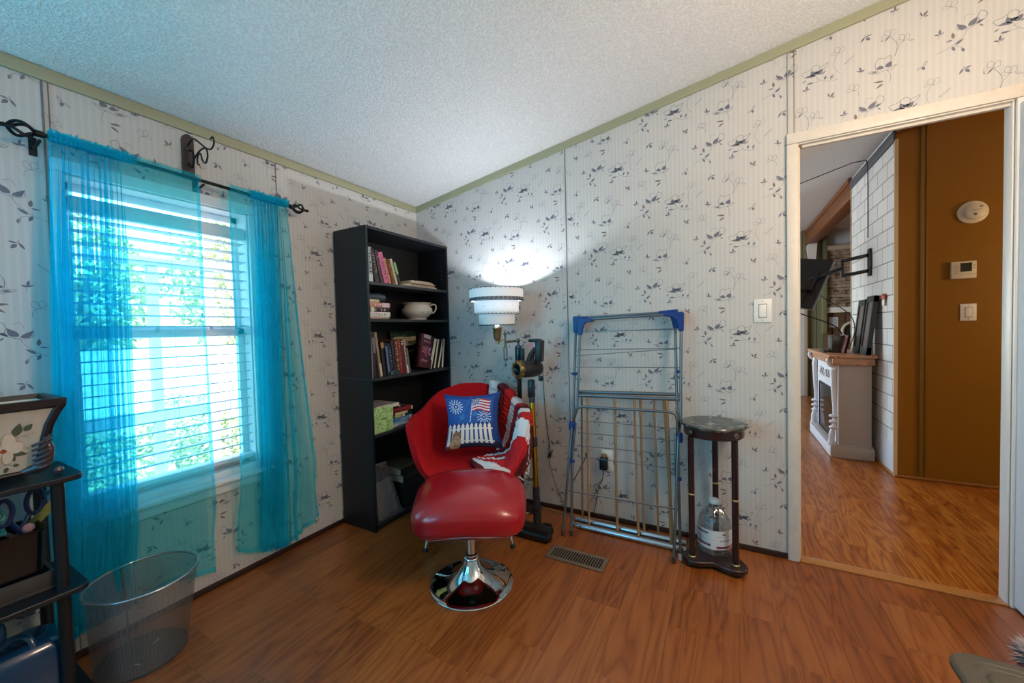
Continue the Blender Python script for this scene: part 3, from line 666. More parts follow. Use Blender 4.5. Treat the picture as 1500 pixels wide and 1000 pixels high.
MB().tube(bez([(.008, -1.455, 1.884), (.012, -1.447, 1.88), (.012, -1.447, 1.86)], 4), .003, n=6).build('lower_loop', M_IRON, t)

# ================================================================ LEFT SHELF AND WHAT STANDS ON IT
M_TURN = mat('black_shelf', '14171c', .38, var=.1, vscale=10)
t = thing('tiered_shelf', 'black tube-leg tiered shelf against the left wall beside the wire wastebasket', 'shelf', (.2, -2.3, 0))
def shelf_board(z):
    b = MB(); P = []
    for cx, cy, a0 in ((.325, -1.955, 0), (.095, -1.955, PI / 2), (.095, -2.6, PI), (.325, -2.6, 3 * PI / 2)):
        for k in range(6): a = a0 + k * PI / 10; P.append((cx + .03 * math.cos(a), cy + .03 * math.sin(a)))
    b.prism(P, frame((0, 0, z - .017), (1, 0, 0), (0, 1, 0)), .017); b.build('shelf_board', M_TURN, t, mods=[('BEVEL', dict(width=.003, segments=2))])
for z in (.762, .414, .075): shelf_board(z)
for x in (.105, .305):
    for y in (-1.975, -2.58):
        for za, zb in ((.745, .414), (.397, .075), (.058, 0)): MB().tube([(x, y, za), (x, y, zb)], .0155, n=16).build('tube_leg', M_TURN, t)
# planter: flared rectangular pot
t = thing('planter', 'cream flared planter with dogwood blossom painting and dark scrolled feet on top shelf', 'planter', (.2, -2.17, .762))
M_CREAM = mat('cream_glaze', 'c9bfae', .45, var=.12, vscale=30); M_DKGL = mat('dark_glaze', '241a1a', .35)
def ring_(z, hx, hy, c=(.2, -2.17)): return [(c[0] + hx, c[1] + hy, z), (c[0] - hx, c[1] + hy, z), (c[0] - hx, c[1] - hy, z), (c[0] + hx, c[1] - hy, z)]
prof = [(.785, .075, .155), (.80, .082, .165), (.84, .088, .172), (.88, .092, .178), (.92, .097, .186), (.96, .107, .20), (.985, .117, .212)]
def loft(mb, rings, m=0, caps=True):
    k = len(mb.v); n = len(rings[0])
    for r_ in rings: mb.v += [Vector(p) for p in r_]
    fs = [(k + i * n + j, k + i * n + (j + 1) % n, k + (i + 1) * n + (j + 1) % n, k + (i + 1) * n + j) for i in range(len(rings) - 1) for j in range(n)]
    if caps: fs += [tuple(k + j for j in reversed(range(n))), tuple(k + (len(rings) - 1) * n + j for j in range(n))]
    for f in fs: mb.f.append(list(f)); mb.m.append(m); mb.s.append(False)
    return mb
o_ = [ring_(z, a, b) for z, a, b in prof]; i_ = [ring_(z, a - .012, b - .012) for z, a, b in reversed(prof)]
loft(MB(), o_ + i_).build('pot', M_CREAM, t)
rim = MB(); loft(rim, [ring_(.972, .116, .211), ring_(.978, .124, .219), ring_(1.0, .126, .221), ring_(1.0, .112, .207), ring_(.972, .102, .197)], caps=False)
rim.build('rim', M_DKGL, t)
ed = MB()
for sx in (1, -1):
    for sy in (1, -1): ed.tube([(.2 + sx * (a + .001), -2.17 + sy * (b + .001), z) for z, a, b in prof], .011, n=8)
ed.tube([(.2 + .077, -2.17 - .157, .785), (.2 + .077, -2.17 + .157, .785)], .008).build('dark_edge', M_DKGL, t)
M_FOOT = mat('silver_scroll', '5a5053', .35, .5, var=.4, vscale=60)
for sy in (1, -1):
    f = MB(); cy = -2.17 + sy * .17
    f.tube(bez([(.272, cy - sy * .04, .785), (.29, cy + sy * .0, .80), (.302, cy + sy * .012, .85), (.302, cy + sy * .008, .885)], 5), [.010, .011, .013, .015, .017, .018, .018, .017, .016, .015, .014, .012, .010, .008, .006, .005][:16], n=10)
    for k in range(6): f.tube(bez([(.306, cy - sy * .02, .795 + k * .014), (.317, cy, .80 + k * .015), (.308, cy + sy * .018, .815 + k * .015)], 3), .0045, n=6)
    f.lathe([(0, -.014), (.010, -.010), (.014, 0), (.010, .010), (0, .014)], (.295, cy + sy * .03, .776), n=12)
    f.build('scrolled_foot', M_FOOT, t)
# painting on the front face (faces +x), flower centre near the photo's left edge
pt = MB(); mats_pt = [mat('petal_cream', 'd9c8b4', .5), mat('petal_blush', 'b98a72', .5), mat('leaf_olive', '565a4a', .5), mat('painted_stem', '3a3530', .5), mat('flower_heart', 'a04a28', .5)]
def facep(h, z):      # h along y
    a = interp([(q[0], q[1]) for q in prof], z); return (.2 + a + .0018, h, z)
def pp(poly, m, lift=0):
    # fan with subdivided edges so the print follows the bowed face
    pt.add([Vector(facep(h, z)) + Vector((lift, 0, 0)) for h, z in poly], [tuple(range(len(poly)))], m)
FC = (-2.071, .862)
def fp(pts): return [(FC[0] + x * .000150, FC[1] - y * .00026) for x, y in pts]
def petal(A_, B_, w):
    c_ = (A_ + B_) / 2; d_ = (B_ - A_) / 2 * (w / 130) ** .3; n_ = Vector((-d_.y * .55, d_.x / .55)).normalized() * w * .00011
    return [c_ + d_ * math.cos(q_) + n_ * math.sin(q_) * (1 + .35 * math.cos(q_)) for q_ in [2 * PI * i_ / 18 for i_ in range(18)]]
def lf(a, b, w, m, lift=.0004): 
    A, B = fp([a, b]); pp(leafpoly(A, B, w * .00019, 8), m, lift)
for a, b, w in (((0, 0), (120, -160), 150), ((20, 10), (250, -30), 140), ((0, 20), (90, 130), 130), ((-20, 0), (-180, -120), 150), ((-20, 20), (-190, 110), 150)):
    A_, B_ = [Vector(q_) for q_ in fp([a, b])]
    for k_, m_, l_ in ((1.1, 1, .0002), (1, 0, .0005)): pp([tuple(v_) for v_ in petal(A_, B_, w * k_)], m_, l_)
lf((-40, 5), (50, 5), 70, 4, .0009)
for a, b, w in (((150, -140), (210, -290), 100), ((265, -190), (370, -265), 80), ((90, 40), (300, 80), 80), ((90, 60), (140, 140), 60), ((110, 180), (195, 195), 50), ((40, 190), (20, 260), 50), ((-200, -200), (-290, -280), 90)): lf(a, b, w, 2, .0003)
for pts in ([(150, -120), (210, -130), (330, -145), (420, -155)], [(250, -140), (300, -115), (310, -100)], [(-60, 200), (20, 165), (110, 180)]):
    for r_ in ribbon([Vector(q) for q in fp([p[:2] for p in bez([Vector((*p, 0)) for p in pts], 4)])], .0007): pp(r_, 3, .0004)
pt.build('painted_blossom', mats_pt, t, fix=False)
# middle shelf: wooden tray, black bin, scissors and small tools in the bin
t = thing('storage_tray', 'long grey-brown wooden tray under the black bin on the middle shelf', 'tray', (.2, -2.2, .414))
M_TRAY = mat('weathered_tray', '403a36', .7, var=.3, vscale=30)
MB().box((.125, -2.45, .415), (.287, -1.985, .423)).build('base', M_TRAY, t)
for a, b in (((.279, -2.45, .423), (.287, -1.985, .468)), ((.125, -2.45, .423), (.133, -1.985, .468)), ((.133, -1.993, .423), (.279, -1.985, .468)), ((.133, -2.45, .423), (.279, -2.442, .468))): MB().box(a, b, bev=.001).build('side', M_TRAY, t)
t = thing('storage_bin', 'glossy black plastic bin full of scissors and craft tools, standing in the wooden tray', 'bin', (.21, -2.17, .424))
bn = MB(); rr = []
def rrect(cx, cy, hx, hy, r, z, n=5):
    P = []
    for sx, sy, a0 in ((1, 1, 0), (-1, 1, PI / 2), (-1, -1, PI), (1, -1, 3 * PI / 2)):
        for k in range(n + 1): a = a0 + k * PI / 2 / n; P.append((cx + sx * (hx - r) + r * math.cos(a), cy + sy * (hy - r) + r * math.sin(a), z))
    return P
loft(bn, [rrect(.206, -2.15, .060, .145, .02, .424), rrect(.206, -2.15, .070, .152, .02, .596), rrect(.206, -2.15, .074, .156, .02, .598), rrect(.206, -2.15, .074, .156, .02, .604), rrect(.206, -2.15, .067, .149, .02, .602), rrect(.206, -2.15, .057, .141, .02, .43)])
bn.build('bin_body', mat('black_gloss_plastic', '0c0c10', .18), t)
def scissors(label, o, tilt, col, spread=.035, s=1.0, grp='scissors in the black bin'):
    t = thing('scissors', label, 'scissors', o, group=grp)
    M = Matrix.Translation(o) @ Matrix.Rotation(tilt[0], 4, 'X') @ Matrix.Rotation(tilt[1], 4, 'Y') @ Matrix.Rotation(tilt[2], 4, 'Z')
    for k in (-1, 1):
        hd = MB(); pts = []
        for i in range(16):
            a = 2 * PI * i / 16; pts.append(M @ Vector((k * (spread * s + .019 * s * math.cos(a)), .002 * k, (.135 + .034 * math.sin(a)) * s)))
        hd.tube(pts, .0055 * s, closed=True, n=8); hd.tube([M @ Vector((k * .022 * s, .002 * k, .105 * s)), M @ Vector((0, .002 * k, .065 * s))], .006 * s, n=8); hd.build('handle', col, t)
        MB().prism([(-.006, 0), (.006, 0), (.002, -.08)], M @ frame((0, .002 * k, .06 * s), (1, 0, 0), (0, 0, 1)), .0015).build('blade', M_STEEL, t)
scissors('large navy handled scissors upright in the black bin', (.20, -2.036, .515), (0, .1, PI / 2 + .5), mat('navy_handle', '20305e', .35), s=1.15)
scissors('teal handled scissors lying over the bin rim', (.22, -2.03, .565), (.75, .25, PI / 2 + .3), mat('teal_handle', '2b7f86', .35), s=.9)
t = thing('ruler', 'olive yellow plastic ruler leaning out of the black bin', 'ruler', (.2, -2.04, .5))
MB().box((-.013, -.001, 0), (.013, .001, .16), M=Matrix.Translation((.18, -2.05, .55)) @ Matrix.Rotation(-.75, 4, 'X') @ Matrix.Rotation(PI / 2, 4, 'Z')).build('ruler_strip', mat('olive_plastic', '7d8546', .4), t)
t = thing('thread_ball', 'small pink and white ball of thread in the black bin', 'ball of thread', (.25, -2.075, .575))
MB().lathe([(0, -.014)] + [(.014 * math.cos(a), .014 * math.sin(a)) for a in [-1.2 + i * .3 for i in range(9)]] + [(0, .014)], (.22, -2.022, .600), n=14).build('wound_thread', mat('pink_thread', 'b38a94', .8, var=.3, vscale=150), t)
# glasses-like black tool hanging behind the leg
# lower shelf: blue watering can
t = thing('watering_can', 'glossy dark blue plastic watering can on the lowest shelf', 'watering can', (.2, -2.06, .075))
M_BLUECAN = mat('blue_can', '123a5e', .15, coat=.4)
bd = MB(); RR = [(.076, .075, .085), (.10, .082, .092), (.23, .078, .088), (.252, .068, .078), (.262, .055, .06)]
loft(bd, [rrect(.215, -2.055, a, b, .03, z) for z, a, b in RR], caps=True)
bd.build('can_body', M_BLUECAN, t, mods=[('BEVEL', dict(width=.004, segments=2))])
hd = MB(); hd.tube(bez([(.215, -2.085, .262), (.235, -2.06, .285), (.262, -2.04, .275), (.28, -2.03, .22), (.28, -2.03, .13)], 6), .0095, n=10); hd.build('handle', M_BLUECAN, t)
sp_ = MB(); sp_.tube(bez([(.17, -2.10, .245), (.155, -2.085, .29), (.12, -2.10, .33), (.115, -2.12, .35)], 5), [.026, .025, .024, .022, .02, .019, .018, .017, .016, .015, .014, .014, .014, .014, .014, .015], n=12); sp_.build('spout', M_BLUECAN, t)
MB().lathe([(.038, 0), (.040, .003), (.036, .004)], (.225, -2.07, .2625), n=24, sy=1.0, sx=.8).build('fill_opening', mat('can_dark', '04090f', .4), t)

# wire mesh wastebasket
t = thing('wastebasket', 'silver wire mesh wastebasket, empty, standing on the floor under the curtain', 'wastebasket', (.185, -1.76, 0))
m = bpy.data.materials.new('wire_mesh'); m.use_nodes = True; N = NT(m); b = m.node_tree.nodes['Principled BSDF']
b.inputs['Base Color'].default_value = (*lin('a0a6ac'), 1); b.inputs['Metallic'].default_value = .8; b.inputs['Roughness'].default_value = .4
uv = N.n('UVMap'); sp = N.n('SeparateXYZ'); N.l(uv.outputs[0], sp.inputs[0])
fx = N.math('FRACT', N.math('MULTIPLY', sp.outputs[0], 230.0)); fy = N.math('FRACT', N.math('MULTIPLY', sp.outputs[1], 90.0))
hole = N.math('MULTIPLY', N.math('GREATER_THAN', fx, .24), N.math('GREATER_THAN', fy, .24)); N.l(N.math('SUBTRACT', 1.0, hole), b.inputs['Alpha']); M_MESH = m
def basket_wall(parent):
    n = 96; zs = [.008, .29]; rs = [.128, .158]
    me = bpy.data.meshes.new('mesh_wall'); vs = []; fs = []
    Mi = ROOTM[parent.name].inverted(); nz = 8
    for j in range(nz + 1):
        q = j / nz; r_ = lerp(rs[0], rs[1], q); z_ = lerp(zs[0], zs[1], q); cx = lerp(.205, .20, q); cy = lerp(-1.77, -1.755, q)
        for k in range(n): a = 2 * PI * k / n; vs.append(Mi @ Vector((cx + r_ * math.cos(a), cy + r_ * math.sin(a), z_)))
    for j in range(nz):
        for k in range(n): fs.append((j * n + k, j * n + (k + 1) % n, (j + 1) * n + (k + 1) % n, (j + 1) * n + k))
    me.from_pydata([tuple(v) for v in vs], [], fs); uvl = me.uv_layers.new(name='UVMap'); i = 0
    for j in range(nz):
        for k in range(n):
            for du, dv in ((0, 0), (1, 0), (1, 1), (0, 1)): uvl.data[i].uv = ((k + du) / n, (j + dv) / nz); i += 1
    for p in me.polygons: p.use_smooth = True
    me.materials.append(M_MESH); o = bpy.data.objects.new('mesh_wall', me); COL.objects.link(o); o.parent = parent
basket_wall(t)
MB().tube([(.20 + .1585 * math.cos(a), -1.755 + .1585 * math.sin(a), .292) for a in [2 * PI * k / 64 for k in range(64)]], .0046, closed=True, n=10).build('rim', mat('basket_rim', 'b9c0c6', .25, .8), t)
MB().lathe([(0, .006), (.126, .006), (.1295, .008), (.1295, .001), (.0, .001)], (.205, -1.77, 0), n=48).build('base_plate', mat('basket_base', '565a5e', .45, .6, var=.2, vscale=40), t)
MB().box((-.0012, -.003, 0), (.0012, .003, .28), M=Matrix.Translation((.205 - .129, -1.77, .01)) @ Matrix.Rotation(-.10, 4, 'Y')).build('seam_strip', M_STEEL, t)
for i, (lx, ly, a) in enumerate(((.25, -1.80, .4), (.17, -1.72, 2.0))):
    o = MB().box((-.012, -.002, 0), (.012, .002, .001), M=Matrix.Translation((lx, ly, .0065)) @ Matrix.Rotation(a, 4, 'Z')).build('paper_scrap', mat('scrap', 'c8d0d4', .6)); tag(o, ['longer white paper scrap on the bottom of the wire wastebasket', 'white paper scrap further back in the wire wastebasket'][i], 'paper scrap', 'scraps in the wastebasket')
# ================================================================ BOOKCASE
t = thing('bookcase', 'tall black five-shelf bookcase standing against the window wall in the corner', 'bookcase', (.15, -.378, 0))
BX0, BX1, BY0, BY1 = .014, .293, -.752, -.004
MB().box((BX0, BY0, 0), (BX1, BY0 + .016, .903)).box((BX0, BY0, .907), (BX1, BY0 + .016, 1.80)).build('side_panel', M_BLACKWOOD, t, mods=[('BEVEL', dict(width=.001, segments=1))])
MB().box((BX0, BY0, .902), (BX1, BY0 + .016, .908)).build('joint_strip', mat('joint_grey', '343a45', .4), t)
MB().box((BX0, BY0 + .016, .03), (BX0 + .004, BY1 - .016, 1.785)).build('back_panel', mat('black_back', '07080a', .6), t)
MB().box((BX0, BY0 + .016, 1.784), (BX1, BY1 - .016, 1.80)).build('top_panel', M_BLACKWOOD, t)
M_EDGE = mat('shelf_edge', '2b2c31', .4)
for z in (1.478, 1.260, .908, .573, .036):
    MB().box((BX0 + .004, BY0 + .016, z - .017), (BX1 - .003, BY1 - .016, z)).build('shelf', M_EDGE, t)
MB().box((BX1 - .03, BY0 + .016, 0), (BX1 - .018, BY1 - .016, .019)).build('kick_board', M_BLACKWOOD, t)
pn = MB().box((BX0, BY1 - .016, 0), (BX1, BY1, .903)).box((BX0, BY1 - .016, .907), (BX1, BY1, 1.80))
for z in [1.34 + .032 * k for k in range(3)] + [1.56 + .032 * k for k in range(4)] + [.66 + .032 * k for k in range(5)] + [1.02 + .032 * k for k in range(5)]:
    for x in (.06, .25): pn.tube([(x, BY1 - .0165, z), (x, BY1 - .0185, z)], .0028, 1, n=8)
pn.build('side_panel', [M_BLACKWOOD, mat('peg_grey', '55575c', .5)], t, fix=False)

def book(label, ybot, z, th, h, depth, color, lean=0, title=None, tcol='e8e0d0', x=.272, fore=False, band=None, grp='books on the shelves', tsize=.6, gloss=.4):
    """standing book, spine towards the room; lean>0 tips its top towards the window end"""
    t = thing('book', label, 'book', (x, ybot, z), group=grp)
    z += abs(math.sin(lean)) * th / 2
    M = Matrix.Translation((x, ybot, z)) @ Matrix.Rotation(lean, 4, 'X')
    mc = mat('cover_' + str(color), color, gloss, var=.08, vscale=60)
    c = MB(); b = .0022
    c.box((-depth, -th / 2, 0), (0, -th / 2 + b, h), M=M).box((-depth, th / 2 - b, 0), (0, th / 2, h), M=M)
    if fore: c.box((-depth, -th / 2, 0), (-depth + b, th / 2, h), M=M)
    else:
        # slightly rounded spine
        P = [(0, -th / 2), (.003, -th / 4), (.004, 0), (.003, th / 4), (0, th / 2), (-b, th / 2 - b), (-b, -th / 2 + b)]
        c.prism(P, M, h)
    co = c.build('cover', mc, t)
    MB().box((-depth + (.003 if not fore else b), -th / 2 + b, .003), (-.003, th / 2 - b, h - .003), M=M).build('page_block', M_PAGES, t)
    if band:
        for z0, z1, bc in band: MB().box((.0042, -th / 2 + .001, h * z0), (.0050, th / 2 - .001, h * z1), M=M).build('spine_band', mat('band_' + bc, bc, .5), co)
    if title:
        q = MB(); TM = M @ Matrix.Translation((.0056, 0, h * .55)) @ frame((0, 0, 0), (0, 0, -1), (0, 1, 0))
        add_marks(q, title, TM, w=h * tsize, h=th * .45); q.build('spine_lettering', mat('ink_' + tcol, tcol, .5), co)
    return t
z1 = 1.4785
book('pale grey-blue book with dark lettering, first on the top shelf', -.708, z1, .034, .203, .20, '9fb0bd', .02, 7, '2a3038', band=[(.0, .22, 'c4d6dc')], grp='books on the top shelf')
book('dark brown book with pale floral spine, second on the top shelf', -.655, z1, .034, .198, .2, '2b1d1c', .20, 15, 'b9ab97', grp='books on the top shelf')
book('dark purple book left of the pink one on the top shelf', -.617, z1, .022, .196, .2, '3b2434', .22, 6, '9c8fa0', grp='books on the top shelf')
book('hot pink book with dark lettering on the top shelf', -.583, z1, .034, .188, .2, 'd66f9c', .25, 12, '4a1730', grp='books on the top shelf', tsize=.85)
book('peach spined thin book right of the pink one', -.553, z1, .016, .160, .18, 'c98a63', .27, 6, '5a2f1c', grp='books on the top shelf')
book('dark orange-brown book leaning on the peach one', -.525, z1, .028, .150, .18, '6b3414', .28, 6, 'c07a3c', grp='books on the top shelf')
book('cream spined slim book on the top shelf', -.497, z1, .018, .162, .18, 'cfc4a4', .29, 5, '6b634e', grp='books on the top shelf')
book('black book with green letters, last leaning one on the top shelf', -.472, z1, .020, .150, .18, '1a1d1b', .33, None, 'a5d38c', band=[(.45, .95, '7fb070')], grp='books on the top shelf')
# folded cloth
t = thing('folded_cloth', 'folded beige printed cloth lying on the top shelf of the bookcase', 'folded cloth', (.2, -.26, z1))
M_CLOTH = mat('beige_print', 'b5a58e', .85, bump=.3, bscale=60)
def clothlayer(y0, y1, z0, h, seed):
    b = MB(); f = lambda u, v: (lerp(.06, .275, v) , lerp(y0, y1, u), z0 + h * (math.sin(PI * min(1, u * 4) / 2) * math.sin(PI * min(1, (1 - u) * 6) / 2)) ** .6 * (1 if v < .9 else math.sqrt(max(0, 1 - ((v - .9) / .1) ** 2))) + .004 * mnoise.noise(Vector((u * 5, v * 4, seed))))
    b.grid(f, 24, 16); b.grid(lambda u, v: (lerp(.06, .275, v), lerp(y0, y1, u), z0), 24, 16); return b
clothlayer(-.45, -.10, z1 + .001, .026, 1).build('lower_fold', M_CLOTH, t)
clothlayer(-.385, -.12, z1 + .024, .024, 5).build('upper_fold', M_CLOTH, t)
sq = MB(); r2 = random.Random(4)
for k in range(26):
    y = r2.uniform(-.37, -.14); x = r2.uniform(.10, .24); a = r2.uniform(0, 6.28)
    for rb in ribbon([Vector((x + .012 * math.cos(a + q) * q, y + .02 * q - .01)) for q in (0, .5, 1, 1.6)], .0022): sq.add([(px_, py_, z1 + .0515) for px_, py_ in rb], [tuple(range(4))])
for k in range(12):
    y = -.375 + k * .02; sq.add([(.2785, y, z1 + .008), (.2785, y + .004, z1 + .008), (.2785, y + .013, z1 + .024), (.2785, y + .009, z1 + .024)], [(0, 1, 2, 3)])
sq.build('printed_lines', mat('print_brown', '3c332b', .8), t, fix=False)

# second shelf: stack of flat books
def flatbook(label, y0, y1, z, th, depth, color, title=None, tcol='e8e0d0', x=.262, band=None, grp='stacked books', rz=0, pages_side=True):
    t = thing('book', label, 'book', (x, (y0 + y1) / 2, z), group=grp)
    M = Matrix.Translation((x, (y0 + y1) / 2, z)) @ Matrix.Rotation(rz, 4, 'Z'); w = (y1 - y0) / 2
    mc = mat('cover_' + str(color), color, .4, var=.08, vscale=60); b = .002
    c = MB().box((-depth, -w, 0), (0, w, b), M=M).box((-depth, -w, th - b), (0, w, th), M=M)
    c.prism([(0, 0), (.003, th * .25), (.004, th * .5), (.003, th * .75), (0, th), (-b, th - b), (-b, b)], M @ frame((0, w, 0), (1, 0, 0), (0, 0, 1)), 2 * w)
    co = c.build('cover', mc, t)
    MB().box((-depth + .003, -w + .003, b), (-.003, w - .003, th - b), M=M).build('page_block', M_PAGES, t)
    if band:
        for a0, a1, bc in band: MB().box((.0042, -w + 2 * w * a0, .001), (.005, -w + 2 * w * a1, th - .001), M=M).build('spine_band', mat('band_' + bc, bc, .5), co)
    if title:
        q = MB(); add_marks(q, title, M @ Matrix.Translation((.0056, 0, th / 2)) @ frame((0, 0, 0), (0, 1, 0), (0, 0, 1)), w=2 * w * .6, h=th * .5); q.build('spine_lettering', mat('ink_' + tcol, tcol, .5), co)
    return t
z = 1.2605; G2 = 'books stacked on the second shelf'
for lb, th, colr, ti, tc_, bd_, y1_ in (('thin tan book at the bottom of the second shelf stack', .012, 'b59a8c', None, 'fff', None, -.565), ('white spined book with black label, second from bottom', .030, 'd8d3d6', 4, '1c1c1c', [(.42, .9, 'efeee6')], -.555),
                                       ('dark maroon book in the middle of the second shelf stack', .028, '33171b', 4, 'd8ccc8', [(.02, .2, 'd8d6c4')], -.560), ('salmon and white patterned book above the maroon one', .028, 'c98f88', 5, 'efe4e4', [(.6, .95, 'dccbd6')], -.556), ('cream book topping the second shelf stack', .018, 'cdb89b', None, 'fff', None, -.64)):
    flatbook(lb, -.712, y1_, z, th, .17, colr, ti, tc_, band=bd_, grp=G2); z += th
t = thing('sunglasses_case', 'dark teal rounded case lying on top of the book stack', 'case', (.22, -.66, z))
MB().lathe([(0, -.07), (.014, -.066), (.019, -.04), (.02, 0), (.019, .04), (.014, .066), (0, .07)], (.24, -.64, z + .014), (0, 1, 0), n=18, sx=.7, sy=1.5).build('case_shell', mat('teal_case', '1d2d38', .3), t)
# chamber pot
t = thing('chamber_pot', 'white ceramic pot with one curled handle on the second shelf', 'ceramic pot', (.155, -.195, 1.2605))
M_CER = mat('white_ceramic', 'cfc9bd', .22, coat=.3)
cp = MB().lathe([(0, 0), (.066, 0), (.069, .004), (.064, .010), (.07, .016), (.09, .03), (.105, .05), (.109, .068), (.104, .084), (.092, .096), (.088, .104), (.092, .112), (.103, .119), (.106, .122), (.102, .1235), (.088, .114), (.083, .104), (.088, .094), (.10, .08), (.104, .066), (.098, .05), (.08, .03), (.05, .018), (0, .016)], (.155, -.195, 1.2605), n=48)
cp.build('pot_body', M_CER, t)
MB().tube(bez([(.155 + .04, -.195 + .094, 1.366), (.155 + .05, -.195 + .12, 1.376), (.155 + .055, -.195 + .142, 1.368), (.155 + .052, -.195 + .145, 1.34), (.155 + .045, -.195 + .125, 1.315), (.155 + .035, -.195 + .104, 1.313)], 5), .0065, n=10).build('handle', M_CER, t)
rl = MB()
for k in range(14):
    a = -.9 + k * .14; rl.tube([(.155 + .1085 * math.cos(a), -.195 + .1085 * math.sin(a), 1.2605 + .045), (.155 + .105 * math.cos(a + .05), -.195 + .105 * math.sin(a + .05), 1.2605 + .084)], .0022, n=5)
rl.build('relief_leaf', M_CER, t)

# third shelf
z3 = .9085; G3 = 'books on the third shelf'
book('thin grey magazine standing first on the third shelf', -.716, z3, .012, .275, .2, '8f8d92', .02, None, grp=G3, band=[(.85, .97, '2c2c34')])
book('tall dark navy book with grey top, second on the third shelf', -.690, z3, .022, .268, .2, '17182a', .07, None, grp=G3, band=[(.55, .9, '77747f')])
book('tall tan spined book, third on the third shelf', -.650, z3, .018, .272, .2, '8f8068', .13, None, grp=G3, band=[(.02, .3, 'c9bda4')])
book('black book with tan top band on the third shelf', -.617, z3, .024, .212, .19, '15130f', .12, None, grp=G3, band=[(.82, .98, 'a07c4c')])
book('slim black book with pale blue stripe', -.588, z3, .018, .205, .19, '11141f', .12, None, grp=G3, band=[(.1, .9, '5d7096')])
book('navy book with white stripe down its spine', -.560, z3, .024, .200, .19, '1b2141', .12, 7, 'd9dde8', grp=G3)
book('dark plum book behind the teal paperweight', -.533, z3, .018, .216, .19, '35252c', .11, None, grp=G3)
book('brown book with large cream lettering', -.506, z3, .026, .218, .19, '5c3527', .11, 10, 'e2d3a8', grp=G3, tsize=.85)
book('red book with pink lettering on the third shelf', -.478, z3, .022, .222, .19, '8c2b26', .11, 8, 'd4918b', grp=G3, tsize=.8)
book('dark red book with pale dots on its spine', -.452, z3, .022, .220, .19, '5e1418', .11, None, grp=G3, band=[(.86, .9, 'd9cfc4'), (.93, .96, 'd9cfc4')])
book('white and grey spined book on the third shelf', -.427, z3, .016, .212, .19, '8d8683', .12, 4, 'efeaea', grp=G3, band=[(.0, .25, 'ded6d6')])
book('slim khaki book leaning at the end of the row', -.404, z3, .014, .165, .17, '736756', .15, None, grp=G3)
t = thing('paperweight', 'small dark teal glass dome in front of the third shelf books', 'paperweight', (.283, -.545, z3))
MB().lathe([(0, .0), (.034, 0), (.035, .008), (.03, .02), (.018, .029), (0, .032)], (.281, -.55, z3), n=20, sx=.25, sy=1).build('glass_dome', mat('dark_teal_glass', '12333b', .12, coat=.5), t)
# cover-out Christmas book
t = thing('picture_book', 'large picture book with green branches and cream CHRISTMAS banner, cover facing out', 'book', (.06, -.24, z3), group=G3)
M = Matrix.Translation((.07, -.235, z3)) @ Matrix.Rotation(-.10, 4, 'Y')
MB().box((0, -.125, 0), (.010, .125, .275), M=M, bev=.001).build('cover', mat('xmas_dark', '1c241c', .35), t)
g_ = MB(); F = lambda y, z: M @ Vector((.0112, y, z)); r3 = random.Random(3)
for k in range(60):
    y, z = r3.uniform(-.12, .12), r3.uniform(.215, .27); a = r3.uniform(0, 6.28)
    q = leafpoly((y, z), (y + .025 * math.cos(a), z + .02 * math.sin(a)), .007, 4); q = [(max(-.124, min(.124, a_)), max(.2, min(.274, b_))) for a_, b_ in q]
    g_.add([F(*p) for p in q], [tuple(range(len(q)))], k % 2)
g_.build('green_branches', [mat('xmas_green', '4d7a3a', .5), mat('xmas_green2', '2f5428', .5)], t, fix=False)
bn = MB(); bn.add([M @ Vector((.0118, y, z)) for y, z in [(-.122, .215), (-.09, .234), (-.03, .238), (.04, .232), (.122, .238), (.122, .176), (.04, .170), (-.03, .176), (-.09, .172), (-.122, .17)]], [tuple(range(10))]); bn.build('banner', mat('banner_cream', 'c4b58c', .5), t, fix=False)
tx = MB(); add_text(tx, 'CHRISTMAS', M @ frame((.0126, .008, .193), (0, 1, 0), (0, 0, 1)), w=.21, h=.027); add_marks(tx, 12, M @ frame((.0126, .0, .222), (0, 1, 0), (0, 0, 1)), .14, .011); tx.build('cover_title', mat('ink_xmas', '3a3318', .5), t, fix=False)
MB().add([M @ Vector((.0116, y, z)) for y, z in [(.0, .13), (.07, .14), (.12, .133), (.05, .122)]], [(0, 1, 2, 3)]).build('gold_ribbon', mat('gold_print', 'a08a58', .5), t, fix=False)
# maroon cover leaning
t = thing('novel', 'maroon novel with pink flowers and white sticker, cover facing out, leaning right', 'book', (.25, -.26, z3), group=G3)
M = Matrix.Translation((.243, -.262, z3 + .018)) @ Matrix.Rotation(-.04, 4, 'Y') @ Matrix.Rotation(-.24, 4, 'X')
MB().box((.004, -.062, 0), (.028, .066, .232), M=M, bev=.0015).build('cover', mat('maroon_cover', '4a1822', .4), t)
F = lambda y, z, l=.0292: M @ Vector((l, y, z))
MB().add([F(-.04, .205, .0296), F(.03, .205, .0296), F(.03, .24 - .008, .0296), F(-.04, .24 - .008, .0296)], [(0, 1, 2, 3)]).build('sticker', mat('sticker', 'a39c98', .5), t, fix=False)
fl_ = MB()
for y, z, r_ in ((-.03, .135, .013), (.0, .14, .015), (.03, .135, .016), (-.035, .11, .012), (-.01, .105, .013), (.02, .11, .012), (.035, .10, .012), (.0, .085, .01)):
    for k in range(5): a = k * 2 * PI / 5; q = leafpoly((y, z), (y + r_ * math.cos(a), z + r_ * math.sin(a)), r_ * .8, 4); fl_.add([F(*p) for p in q], [tuple(range(len(q)))], int(y > .02))
fl_.build('printed_flowers', [mat('pinkfl', 'a85f78', .5), mat('lilacfl', '8f86b8', .5)], t, fix=False)
